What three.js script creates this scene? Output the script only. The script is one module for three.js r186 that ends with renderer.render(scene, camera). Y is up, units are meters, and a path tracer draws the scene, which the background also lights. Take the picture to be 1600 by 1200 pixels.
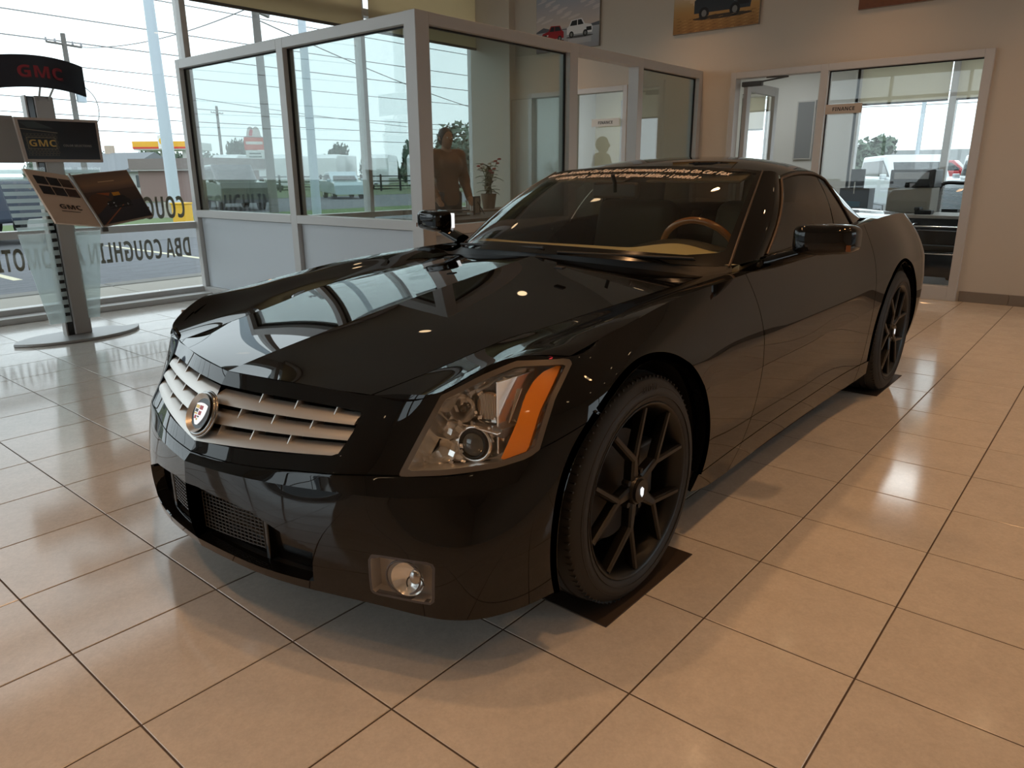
import * as THREE from 'three';
import { RoundedBoxGeometry } from 'three/addons/geometries/RoundedBoxGeometry.js';
import { mergeGeometries, mergeVertices, toCreasedNormals } from 'three/addons/utils/BufferGeometryUtils.js';
import { TextGeometry } from 'three/addons/geometries/TextGeometry.js';
import { FontLoader } from 'three/addons/loaders/FontLoader.js';
import { RectAreaLightUniformsLib } from 'three/addons/lights/RectAreaLightUniformsLib.js';
import { MarchingCubes } from 'three/addons/objects/MarchingCubes.js';

// ---------- camera, sky, exposure ----------
RectAreaLightUniformsLib.init();
const scene = new THREE.Scene();
const camera = new THREE.PerspectiveCamera(55.68, 4 / 3, 0.05, 1500);
camera.position.set(2.3432, 1.2036, 0.5034);
camera.rotation.set(-0.2821592, 0.7014621, -0.007638, 'YXZ');
camera.updateMatrixWorld(true);
const renderer = new THREE.WebGLRenderer({ antialias: true });
renderer.toneMapping = THREE.LinearToneMapping;
renderer.toneMappingExposure = 1.0;
renderer.shadowMap.enabled = true;
// overcast daylight, the same pale blue-white all round
scene.background = new THREE.Color().setRGB(1.72, 1.92, 2.04);
const LAMP_POWER = 5.2, LAMP_COLOR = new THREE.Color().setRGB(1.0, 0.53, 0.23);

// ---------- helpers ----------
let seed = 7;
const rnd = () => { seed = (seed * 1664525 + 1013904223) >>> 0; return seed / 4294967296; };
const used = new Map();
function numbered(name) { const n = used.get(name) ?? 0; used.set(name, n + 1); return n ? name + '_' + String(n).padStart(3, '0') : name; }
const lin = (r, g, b) => new THREE.Color().setRGB(r, g, b);
const std = (c, roughness = 0.6, metalness = 0, o = {}) => new THREE.MeshStandardMaterial({ color: c, roughness, metalness, ...o });
const phy = (c, roughness = 0.5, metalness = 0, o = {}) => new THREE.MeshPhysicalMaterial({ color: c, roughness, metalness, ...o });
const pane = (c, o = {}) => new THREE.MeshPhysicalMaterial({ color: c, roughness: 0, transmission: 1, thickness: 0, ior: 1.5, ...o });
function shade(o) { o.traverse((m) => { if (m.isMesh) { m.castShadow = true; m.receiveShadow = true; } }); return o; }
function thing(name, label, category, pos = [0, 0, 0], turn = 0, group) {
  const o = new THREE.Group(); o.name = numbered(name); o.position.set(...pos); o.rotation.y = turn;
  o.userData = { label, category }; if (group) o.userData.group = group; scene.add(o); return o;
}
function struct(name, parent = scene) { const o = new THREE.Group(); o.name = name; o.userData = { kind: 'structure' }; parent.add(o); return o; }
function part(parent, name, geo, mat, pos, rot) {
  const m = new THREE.Mesh(Array.isArray(geo) ? merge(geo) : geo, mat); m.name = name; m.castShadow = m.receiveShadow = true;
  if (pos) m.position.set(...pos); if (rot) m.rotation.set(...rot); parent.add(m); return m;
}
function structMesh(name, geo, mat, pos) { const m = part(scene, name, geo, mat, pos); m.userData = { kind: 'structure' }; return m; }
function tagged(name, label, category, geo, mat, pos, rot, group) {
  const m = part(scene, numbered(name), geo, mat, pos, rot); m.userData = { label, category }; if (group) m.userData.group = group; return m;
}
function merge(list) {
  const l = list.map((g) => { const q = g.index ? g.toNonIndexed() : g; for (const k of Object.keys(q.attributes)) if (!['position', 'normal', 'uv'].includes(k)) q.deleteAttribute(k); if (!q.attributes.uv) q.setAttribute('uv', new THREE.BufferAttribute(new Float32Array(q.attributes.position.count * 2), 2)); return q; });
  return mergeGeometries(l);
}
// a box given by its two corners
const bx = (x0, y0, z0, x1, y1, z1) => { const g = new THREE.BoxGeometry(Math.abs(x1 - x0), Math.abs(y1 - y0), Math.abs(z1 - z0)); g.translate((x0 + x1) / 2, (y0 + y1) / 2, (z0 + z1) / 2); return g; };
const rbx = (x0, y0, z0, x1, y1, z1, r = 0.004, s = 2) => { const g = new RoundedBoxGeometry(Math.abs(x1 - x0), Math.abs(y1 - y0), Math.abs(z1 - z0), s, r); g.translate((x0 + x1) / 2, (y0 + y1) / 2, (z0 + z1) / 2); return g; };
const V = (x, y, z) => new THREE.Vector3(x, y, z);
function bar(a, b, r, seg = 8, r2 = r) {
  const A = V(...a), B = V(...b), L = A.distanceTo(B), g = new THREE.CylinderGeometry(r2, r, L, seg, 1);
  g.applyQuaternion(new THREE.Quaternion().setFromUnitVectors(V(0, 1, 0), B.clone().sub(A).normalize()));
  const m = A.add(B).multiplyScalar(0.5); g.translate(m.x, m.y, m.z); return g;
}
const tube = (pts, r, seg = 32, rs = 8, closed = false) => new THREE.TubeGeometry(new THREE.CatmullRomCurve3(pts.map((p) => V(...p)), closed, 'centripetal'), seg, r, rs, closed);
function canvasTex(w, h, draw, repeat) {
  const c = document.createElement('canvas'); c.width = w; c.height = h; const x = c.getContext('2d'); draw(x, w, h);
  const t = new THREE.CanvasTexture(c); t.colorSpace = THREE.SRGBColorSpace; if (repeat) { t.wrapS = t.wrapT = THREE.RepeatWrapping; } return t;
}
// tileable value noise in a DataTexture; f(n1..) gives rgb
function noiseTex(size, octaves, f, srgb = true, sd = 3) {
  const d = new Uint8Array(size * size * 4), lat = {};
  let s = sd * 7919 + 17; const r = () => { s = (s * 1664525 + 1013904223) >>> 0; return s / 4294967296; };
  for (const o of octaves) { lat[o] = new Float32Array(o * o).map(() => r()); }
  const sm = (t) => t * t * (3 - 2 * t);
  for (let y = 0; y < size; y++) for (let x = 0; x < size; x++) {
    const v = octaves.map((o) => { const fx = x / size * o, fy = y / size * o, ix = Math.floor(fx), iy = Math.floor(fy), a = sm(fx - ix), b = sm(fy - iy), L = lat[o], g = (i, j) => L[((j + o) % o) * o + ((i + o) % o)];
      return (g(ix, iy) * (1 - a) + g(ix + 1, iy) * a) * (1 - b) + (g(ix, iy + 1) * (1 - a) + g(ix + 1, iy + 1) * a) * b; });
    const c = f(v, r()); d.set([c[0], c[1], c[2], 255], (y * size + x) * 4);
  }
  const t = new THREE.DataTexture(d, size, size); t.wrapS = t.wrapT = THREE.RepeatWrapping; t.magFilter = THREE.LinearFilter; t.minFilter = THREE.LinearMipmapLinearFilter; if (srgb) t.colorSpace = THREE.SRGBColorSpace; t.needsUpdate = true; return t;
}
const FONT_B = await new FontLoader().loadAsync('fonts/droid/droid_sans_bold.typeface.json');
function textGeo(str, size, depth, sx = 1) { const g = new TextGeometry(str, { font: FONT_B, size, depth, curveSegments: 4, bevelEnabled: false }); g.scale(sx, 1, 1); g.computeBoundingBox(); return g; }

// ---------- shared materials ----------
const M = {
  alu: std(lin(0.56, 0.545, 0.53), 0.45, 0.15),
  aluDark: std(lin(0.10, 0.095, 0.09), 0.45, 0.4),
  gasket: std(lin(0.012, 0.012, 0.013), 0.7),
  glass: pane(lin(0.975, 0.99, 0.985)),
  tinted: pane(lin(0.68, 0.735, 0.725), { ior: 1.6 }),
  wall: std(lin(0.60, 0.545, 0.47), 0.85, 0, { bumpMap: noiseTex(256, [64, 128], (v) => { const g = 255 * (0.5 * v[0] + 0.5 * v[1]); return [g, g, g]; }, false, 5), bumpScale: 0.0006 }),
  white: std(lin(0.72, 0.72, 0.70), 0.8),
  ceiling: std(lin(0.42, 0.40, 0.37), 0.9),
  base: std(lin(0.22, 0.185, 0.155), 0.35),
  black: std(lin(0.012, 0.012, 0.013), 0.5),
  rubber: std(lin(0.016, 0.015, 0.014), 0.72),
  chrome: std(lin(0.82, 0.82, 0.82), 0.08, 1),
  silver: std(lin(0.55, 0.54, 0.52), 0.32, 0.85),
};
// ---------- room shell ----------
const TX = 0.4009, TZ = 0.4, CEIL = 3.75, XW = -5.04, XE = 7.2, ZB = -7.5, ZF = 6.4;
{ // floor: one mesh per tile for those seen largest, the others joined
  const floor = struct('floor');
  const g0 = 0.0022, h = 0.0016;
  const tileGeo = (w, d, ou, ov) => {
    const a = w / 2 - g0, b = d / 2 - g0, c = 0.0016, P = [], N = [], U = [], I = [];
    const quad = (p, n) => { const o = P.length / 3; for (const q of p) { P.push(...q); N.push(...n); U.push(q[0] + ou, q[2] + ov); } I.push(o, o + 1, o + 2, o, o + 2, o + 3); };
    const A = a - c, B = b - c;
    quad([[-A, 0, B], [A, 0, B], [A, 0, -B], [-A, 0, -B]], [0, 1, 0]);
    const s = Math.SQRT1_2;
    quad([[-a, -c, b], [a, -c, b], [A, 0, B], [-A, 0, B]], [0, s, s]); quad([[a, -c, -b], [-a, -c, -b], [-A, 0, -B], [A, 0, -B]], [0, s, -s]);
    quad([[a, -c, b], [a, -c, -b], [A, 0, -B], [A, 0, B]], [s, s, 0]); quad([[-a, -c, -b], [-a, -c, b], [-A, 0, B], [-A, 0, -B]], [-s, s, 0]);
    quad([[-a, -.008, b], [a, -.008, b], [a, -c, b], [-a, -c, b]], [0, 0, 1]); quad([[a, -.008, -b], [-a, -.008, -b], [-a, -c, -b], [a, -c, -b]], [0, 0, -1]);
    quad([[a, -.008, b], [a, -.008, -b], [a, -c, -b], [a, -c, b]], [1, 0, 0]); quad([[-a, -.008, -b], [-a, -.008, b], [-a, -c, b], [-a, -c, -b]], [-1, 0, 0]);
    const g = new THREE.BufferGeometry(); g.setAttribute('position', new THREE.Float32BufferAttribute(P, 3)); g.setAttribute('normal', new THREE.Float32BufferAttribute(N, 3)); g.setAttribute('uv', new THREE.Float32BufferAttribute(U, 2)); g.setIndex(I); return g;
  };
  const speck = noiseTex(512, [12, 60, 170], (v, r) => { const k = 0.93 + 0.035 * v[0] + 0.03 * v[1] + 0.04 * (v[2] - 0.5) + 0.03 * (r - 0.5); return [222 * k, 214 * k, 204 * k]; }, true, 11);
  const bump = noiseTex(256, [40, 90], (v) => { const g = 128 + 90 * (v[0] - 0.5) + 60 * (v[1] - 0.5); return [g, g, g]; }, false, 13);
  const mats = [0.92, 0.90, 0.94].map((k) => new THREE.MeshPhysicalMaterial({ map: speck, color: lin(k * .98, k * .99, k), roughness: 0.115, bumpMap: bump, bumpScale: 0.00003, ior: 1.52 }));
  const geos = [0, 1, 2, 3].map((k) => tileGeo(TX, TZ, k * 0.53, k * 0.31));
  const cells = [], cam = new THREE.Vector3();
  for (let i = -13; i < 18; i++) for (let j = -16; j < 19; j++) {
    const x0 = Math.max(i * TX, XW + 0.02), x1 = Math.min((i + 1) * TX, XE), z1 = Math.min(-j * TZ, ZF), z0 = Math.max(-(j + 1) * TZ, ZB);
    if (x1 - x0 < 0.03 || z1 - z0 < 0.03) continue;
    const c = { i, j, x: (x0 + x1) / 2, z: (z0 + z1) / 2, w: x1 - x0, d: z1 - z0 };
    cam.set(c.x, 0, c.z).applyMatrix4(camera.matrixWorldInverse);
    const k = 1136 / -cam.z, px = 800 + cam.x * k, py = 600 - cam.y * k;
    c.seen = cam.z < -0.2 && px > -120 && px < 1720 && py < 1320 && !(c.z < -3.3 && c.x < -1.6) ? 1 / -cam.z : 0;
    c.under = c.x > -0.3 && c.x < 1.2 && c.z < -0.6 && c.z > -4.6;
    cells.push(c);
  }
  const order = cells.filter((c) => c.seen && !c.under).sort((a, b) => b.seen - a.seen).slice(0, 300), own = new Set(order);
  const rest = [];
  for (const c of cells) {
    const full = Math.abs(c.w - TX) < 1e-6 && Math.abs(c.d - TZ) < 1e-6, v = Math.abs(c.i * 7 + c.j * 13 + c.i * c.j) % 4;
    const g = full ? geos[v] : tileGeo(c.w, c.d, v * 0.53, v * 0.31);
    if (own.has(c)) part(floor, 'floor_tile', g, mats[Math.abs(c.i * 5 + c.j * 3) % 3], [c.x, 0, c.z]);
    else rest.push(g.clone().translate(c.x, 0, c.z));
  }
  const r = part(floor, 'floor_tiles_beyond', rest, mats[0]); r.userData.kind = 'stuff';
  part(floor, 'grout_bed', bx(XW - 0.1, -0.12, ZB, XE + 0.1, -0.0016, ZF), std(lin(0.075, 0.055, 0.042), 0.85));
}
structMesh('ceiling', bx(XW - 0.2, CEIL, -11, XE + 0.2, CEIL + 0.2, ZF + 0.2), M.ceiling);

// back wall with its two storefront openings
const U1 = [-4.07, -2.56, 2.2], U2 = [-1.27, 1.14, 2.22];
structMesh('wall_back', [
  bx(XW - 0.1, 0, ZB - 0.16, U1[0], CEIL, ZB), bx(U1[0], U1[2], ZB - 0.16, U1[1], CEIL, ZB), bx(U1[1], 0, ZB - 0.16, U2[0], CEIL, ZB),
  bx(U2[0], U2[2], ZB - 0.16, U2[1], CEIL, ZB), bx(U2[1], 0, ZB - 0.16, XE, CEIL, ZB), bx(XW + .03, 0, ZB, -4.32, CEIL, ZB + 0.12)], M.wall);
{ // tiled base along the back wall
  const b = struct('baseboard_back');
  for (let x = U2[1] + 0.02; x < XE - 0.1; x += TX) part(b, 'base_tile', rbx(x + 0.002, 0, ZB, Math.min(x + TX - 0.002, XE), 0.098, ZB + 0.012, 0.002, 1), M.base);
  for (let x = U1[1]; x < -1.75; x += TX) part(b, 'base_tile', rbx(x + 0.002, 0, ZB, Math.min(x + TX - 0.002, -1.70), 0.098, ZB + 0.012, 0.002, 1), M.base);
}
// side wall opposite the windows: glazed far part, solid near part; wall behind the camera
structMesh('wall_right', [bx(XE, 0, -2.4, XE + 0.16, CEIL, ZF + 0.1), bx(XE, 2.75, ZB, XE + 0.16, CEIL, -2.4), bx(XE, 0, ZB, XE + 0.16, 0.12, -2.4), bx(XE, 0, ZB - 0.2, XE + 0.16, CEIL, ZB)], M.wall);
structMesh('wall_front', [bx(0.4, 0, ZF, XE + 0.2, CEIL, ZF + 0.16), bx(XW - 0.2, 0, ZF, XW + 0.05, CEIL, ZF + 0.16), bx(XW, 3.62, ZF, 0.4, CEIL, ZF + 0.16)], M.wall);
function glazing(name, o) { // o: axis 'x' or 'z' of the wall normal, at, from, to, uprights[], rails[[y0,y1]], top, depth, panes
  const w = struct(name), d = o.depth / 2, A = (a0, y0, a1, y1, dd = d) => o.axis === 'x' ? rbx(o.at - dd, y0, a0, o.at + dd, y1, a1, 0.003, 1) : rbx(a0, y0, o.at - dd, a1, y1, o.at + dd, 0.003, 1);
  for (const u of o.uprights) part(w, 'mullion', A(u[0], 0, u[1], o.top), o.mat ?? M.alu);
  for (const [y0, y1, lo, hi] of o.rails) for (let k = 0; k + 1 < o.uprights.length; k++) { if (o.skip?.includes(k) && y0 < o.top - 0.2) continue; if (lo !== undefined && (k < lo || k > hi)) continue; part(w, 'rail', A(o.uprights[k][1], y0, o.uprights[k + 1][0], y1), o.mat ?? M.alu); }
  for (let k = 0; k + 1 < o.uprights.length; k++) {
    if (o.skip?.includes(k)) continue;
    const rs = o.rails.filter((r) => r[2] === undefined || (k >= r[2] && k <= r[3])).slice().sort((a, b) => a[0] - b[0]);
    for (let q = 0; q + 1 < rs.length; q++) {
      const solid = o.solid?.(k, q); 
      const a0 = o.uprights[k][1], a1 = o.uprights[k + 1][0], y0 = rs[q][1], y1 = rs[q + 1][0];
      if (y1 - y0 < 0.05) continue;
      part(w, solid ? 'infill_panel' : 'pane', A(a0, y0, a1, y1, solid ? 0.012 : 0.004), solid ?? o.glass ?? M.glass);
      if (o.gasket) for (const [p0, p1, q0, q1] of [[a0, a0 + 0.008, y0, y1], [a1 - 0.008, a1, y0, y1], [a0, a1, y1 - 0.01, y1]]) part(w, 'gasket', A(p0, q0, p1, q1, 0.012), M.gasket);
    }
  }
  return w;
}
{ // the street front: tall windows down to the floor
  const up = []; for (let z = 3.9; z > -7.6; z -= 2.13) up.push(z);
  const uprights = [5.75, 3.85, 1.72, -0.41, -3.335, -5.5, -7.44].map((z) => [z - 0.03, z + 0.03]).sort((a, b) => a[0] - b[0]);
  glazing('window_1', { axis: 'x', at: XW, uprights, rails: [[0, 0.1], [0.69, 0.755], [2.98, 3.06], [3.62, CEIL]], top: CEIL, depth: 0.13 });
  structMesh('trim_1', rbx(XW + 0.06, 0, -3.3, XW + 0.23, 0.05, ZF, 0.003, 1), M.alu);
  structMesh('wall_left', [bx(XW - 0.1, 0, -7.8, XW + 0.1, CEIL, -7.47), bx(XW - 0.1, 0, 5.78, XW + 0.1, CEIL, ZF + 0.1)], M.wall);
}
{ // glazed side wall on the far right, out of the picture, mirrored in the door of the car and in the floor
  glazing('window_2', { axis: 'x', at: XE + 0.06, uprights: [-7.4, -5.75, -4.1, -2.45].map((z) => [z - 0.035, z + 0.035]), rails: [[0.12, 0.2], [0.69, 0.755], [2.68, 2.75]], top: 2.75, depth: 0.12 });
}
glazing('window_8', { axis: 'z', at: ZF + 0.07, uprights: [-4.98, -3.2, -1.4, 0.36].map((x) => [x - 0.03, x + 0.03]), rails: [[0, 0.1], [0.69, 0.755], [2.98, 3.06], [3.56, 3.62]], top: 3.62, depth: 0.13 });
// glazed office in the corner: front A along x, side B along z
const frost = phy(lin(0.60, 0.64, 0.68), 0.35, 0);
glazing('wall_office_front', { axis: 'z', at: -3.26, uprights: [[-5.0, -4.93], [-3.29, -3.2], [-1.735, -1.615]], rails: [[0, 0.1], [0.80, 0.87], [2.19, 2.27]], top: 2.27, depth: 0.11, solid: (k, q) => q === 0 ? frost : null, glass: M.tinted, gasket: true });
glazing('wall_office_side', { axis: 'x', at: -1.675, uprights: [[-7.5, -7.42], [-6.22, -6.13], [-5.11, -4.99], [-3.33, -3.2]], rails: [[0, 0.1], [0.76, 0.83], [2.19, 2.27]], top: 2.27, depth: 0.115, skip: [1], solid: (k, q) => q === 0 ? frost : null, glass: M.tinted, gasket: true });
// storefronts in the back wall
glazing('window_3', { axis: 'z', at: ZB - 0.02, uprights: [[U1[0], U1[0] + 0.06], [-3.42, -3.33], [U1[1] - 0.06, U1[1]]], rails: [[0, 0.14], [2.14, 2.2]], top: 2.2, depth: 0.12 });
glazing('window_4', { axis: 'z', at: ZB - 0.02, uprights: [[U2[0], U2[0] + 0.06], [-0.33, -0.255], [U2[1] - 0.075, U2[1]]], rails: [[0, 0.13], [2.155, 2.22]], top: 2.22, depth: 0.13, skip: [0], gasket: true });
// ---------- surface tools ----------
function nspline(ts, vs) { // natural cubic spline through vector values
  const n = ts.length, D = vs[0].length, m = [];
  for (let c = 0; c < D; c++) {
    const y = vs.map((v) => v[c]), h = [], al = [], l = [1], mu = [0], z = [0], cc = new Array(n).fill(0);
    for (let i = 0; i < n - 1; i++) h.push(ts[i + 1] - ts[i]);
    for (let i = 1; i < n - 1; i++) { al[i] = 3 * ((y[i + 1] - y[i]) / h[i] - (y[i] - y[i - 1]) / h[i - 1]); l[i] = 2 * (ts[i + 1] - ts[i - 1]) - h[i - 1] * mu[i - 1]; mu[i] = h[i] / l[i]; z[i] = (al[i] - h[i - 1] * z[i - 1]) / l[i]; }
    for (let j = n - 2; j >= 0; j--) cc[j] = j === 0 ? 0 - mu[0] * cc[1] : z[j] - mu[j] * cc[j + 1];
    m.push({ y, c: cc, h });
  }
  return (t) => {
    let i = 0; while (i < n - 2 && t > ts[i + 1]) i++;
    const dt = t - ts[i];
    return m.map(({ y, c, h }) => { const b = (y[i + 1] - y[i]) / h[i] - h[i] * (c[i + 1] + 2 * c[i]) / 3, d = (c[i + 1] - c[i]) / (3 * h[i]); return y[i] + b * dt + c[i] * dt * dt + d * dt * dt * dt; });
  };
}
function bspl(ctrl, w) { // clamped uniform cubic B-spline
  const P = [ctrl[0], ctrl[0], ...ctrl, ctrl[ctrl.length - 1], ctrl[ctrl.length - 1]], S = P.length - 3, x = Math.min(Math.max(w, 0), 1) * S, i = Math.min(Math.floor(x), S - 1), f = x - i;
  const b = [(1 - f) ** 3 / 6, (3 * f ** 3 - 6 * f * f + 4) / 6, (-3 * f ** 3 + 3 * f * f + 3 * f + 1) / 6, f ** 3 / 6];
  return ctrl[0].map((_, c) => b[0] * P[i][c] + b[1] * P[i + 1][c] + b[2] * P[i + 2][c] + b[3] * P[i + 3][c]);
}
const chord = (rows) => { const n = rows[0].length, t = [0]; for (let k = 1; k < n; k++) t.push(t[k - 1] + rows.reduce((s, r) => s + Math.hypot(...r[k].map((v, c) => v - r[k - 1][c])), 0) / rows.length); return t.map((x) => x / t[n - 1]); };
// patch: {v:[[d,y,s,nx,ny,nz,a,b]...], i:[...]}; d across (driver side +), s back from the nose
function gridPatch(f, nu, nv, u0 = 0, u1 = 1, v0 = 0, v1 = 1) {
  const v = [], i = [];
  for (let a = 0; a <= nu; a++) for (let b = 0; b <= nv; b++) { const u = u0 + (u1 - u0) * a / nu, w = v0 + (v1 - v0) * b / nv, p = f(u, w); v.push([p[0], p[1], p[2], 0, 0, 0, u, w]); }
  for (let a = 0; a < nu; a++) for (let b = 0; b < nv; b++) { const o = a * (nv + 1) + b; i.push(o, o + 1, o + nv + 2, o, o + nv + 2, o + nv + 1); }
  const m = { v, i }; normals(m); return m;
}
function normals(m) {
  for (const p of m.v) p[3] = p[4] = p[5] = 0;
  for (let k = 0; k < m.i.length; k += 3) {
    const [a, b, c] = [m.v[m.i[k]], m.v[m.i[k + 1]], m.v[m.i[k + 2]]], e = [b[0] - a[0], b[1] - a[1], b[2] - a[2]], g = [c[0] - a[0], c[1] - a[1], c[2] - a[2]];
    const n = [e[1] * g[2] - e[2] * g[1], e[2] * g[0] - e[0] * g[2], e[0] * g[1] - e[1] * g[0]];
    for (const p of [a, b, c]) { p[3] += n[0]; p[4] += n[1]; p[5] += n[2]; }
  }
  for (const p of m.v) { const l = Math.hypot(p[3], p[4], p[5]) || 1; p[3] /= l; p[4] /= l; p[5] /= l; }
}
function flip(m) { const i = m.i.slice(); for (let k = 0; k < i.length; k += 3) [i[k], i[k + 1]] = [i[k + 1], i[k]]; return { v: m.v.map((p) => { const q = p.slice(); q[3] = -q[3]; q[4] = -q[4]; q[5] = -q[5]; return q; }), i }; }
// turn normals to face a direction given by a test point function (outwards)
function faceOut(m, ref) { let s = 0; for (const p of m.v) s += (p[0] - ref[0]) * p[3] + (p[1] - ref[1]) * p[4] + (p[2] - ref[2]) * p[5]; return s < 0 ? flip(m) : m; }
function clip(m, f) { // keep f < 0
  const val = m.v.map(f), v = [], map = new Map(), i = [], cut = new Map();
  const get = (k) => { if (!map.has(k)) { map.set(k, v.length); v.push(m.v[k]); } return map.get(k); };
  const mid = (a, b) => { const key = a < b ? a * 4e6 + b : b * 4e6 + a; if (!cut.has(key)) { const t = val[a] / (val[a] - val[b]), p = m.v[a].map((x, c) => x + (m.v[b][c] - x) * t), l = Math.hypot(p[3], p[4], p[5]) || 1; p[3] /= l; p[4] /= l; p[5] /= l; cut.set(key, v.length); v.push(p); } return cut.get(key); };
  for (let k = 0; k < m.i.length; k += 3) {
    const T = [m.i[k], m.i[k + 1], m.i[k + 2]], inn = T.map((x) => val[x] < 0), n = inn[0] + inn[1] + inn[2];
    if (n === 3) i.push(get(T[0]), get(T[1]), get(T[2]));
    else if (n === 1) { const r = inn.indexOf(true), a = T[r], b = T[(r + 1) % 3], c = T[(r + 2) % 3]; i.push(get(a), mid(a, b), mid(a, c)); }
    else if (n === 2) { const r = inn.indexOf(false), a = T[r], b = T[(r + 1) % 3], c = T[(r + 2) % 3], x = mid(a, b), y = mid(a, c); i.push(get(b), get(c), x, get(c), y, x); }
  }
  return { v, i };
}
const split = (m, f, gap = 0.0022) => [clip(m, (p) => f(p) + gap), clip(m, (p) => -f(p) + gap)];
function polySDF(pts) {
  return (x, y) => {
    let d = 1e9, s = 1;
    for (let i = 0, j = pts.length - 1; i < pts.length; j = i++) {
      const ex = pts[j][0] - pts[i][0], ey = pts[j][1] - pts[i][1], wx = x - pts[i][0], wy = y - pts[i][1], t = Math.min(1, Math.max(0, (wx * ex + wy * ey) / (ex * ex + ey * ey || 1e-9)));
      d = Math.min(d, (wx - ex * t) ** 2 + (wy - ey * t) ** 2);
      const c1 = y >= pts[i][1], c2 = y < pts[j][1], c3 = ex * wy > ey * wx; if ((c1 && c2 && c3) || (!c1 && !c2 && !c3)) s = -s;
    }
    return s * Math.sqrt(d);
  };
}
const S0 = 2.55;
const loc = (d, y, s) => [d, y, S0 - s];
function toGeo(list, side = 1) { // patches (or one) -> BufferGeometry in the car's axes
  const P = [], N = [], U = [], I = [];
  for (const m of [].concat(list)) { const o = P.length / 3; for (const p of m.v) { P.push(p[0] * side, p[1], S0 - p[2]); N.push(p[3] * side, p[4], -p[5]); U.push(p[6], p[7]); } for (let k = 0; k < m.i.length; k += 3) side > 0 ? I.push(o + m.i[k], o + m.i[k + 2], o + m.i[k + 1]) : I.push(o + m.i[k], o + m.i[k + 1], o + m.i[k + 2]); }
  const g = new THREE.BufferGeometry(); g.setAttribute('position', new THREE.Float32BufferAttribute(P, 3)); g.setAttribute('normal', new THREE.Float32BufferAttribute(N, 3)); g.setAttribute('uv', new THREE.Float32BufferAttribute(U, 2)); g.setIndex(I); return g;
}
function edges(m) { const e = new Map(); for (let k = 0; k < m.i.length; k += 3) for (let c = 0; c < 3; c++) { const a = m.i[k + c], b = m.i[k + (c + 1) % 3], r = b * 4e6 + a; if (e.has(r)) e.delete(r); else e.set(a * 4e6 + b, [a, b]); } return [...e.values()]; }
function flange(m, depth, dir) { // inward return along every open edge
  const v = [], i = [];
  for (const [a, b] of edges(m)) {
    const A = m.v[a], B = m.v[b], off = (p) => dir ? [p[0] + dir[0] * depth, p[1] + dir[1] * depth, p[2] + dir[2] * depth] : [p[0] - p[3] * depth, p[1] - p[4] * depth, p[2] - p[5] * depth];
    const a2 = off(A), b2 = off(B), e = [B[0] - A[0], B[1] - A[1], B[2] - A[2]], f = [a2[0] - A[0], a2[1] - A[1], a2[2] - A[2]], n = [e[1] * f[2] - e[2] * f[1], e[2] * f[0] - e[0] * f[2], e[0] * f[1] - e[1] * f[0]], l = -(Math.hypot(...n) || 1), o = v.length;
    for (const q of [A, B, b2, a2]) v.push([q[0], q[1], q[2], n[0] / l, n[1] / l, n[2] / l, 0, 0]);
    i.push(o, o + 2, o + 1, o, o + 3, o + 2);
  }
  return { v, i };
}
const shift = (m, k, dir) => ({ v: m.v.map((p) => { const q = p.slice(); for (let c = 0; c < 3; c++) q[c] += (dir ? dir[c] : p[3 + c]) * k; return q; }), i: m.i });

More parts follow.
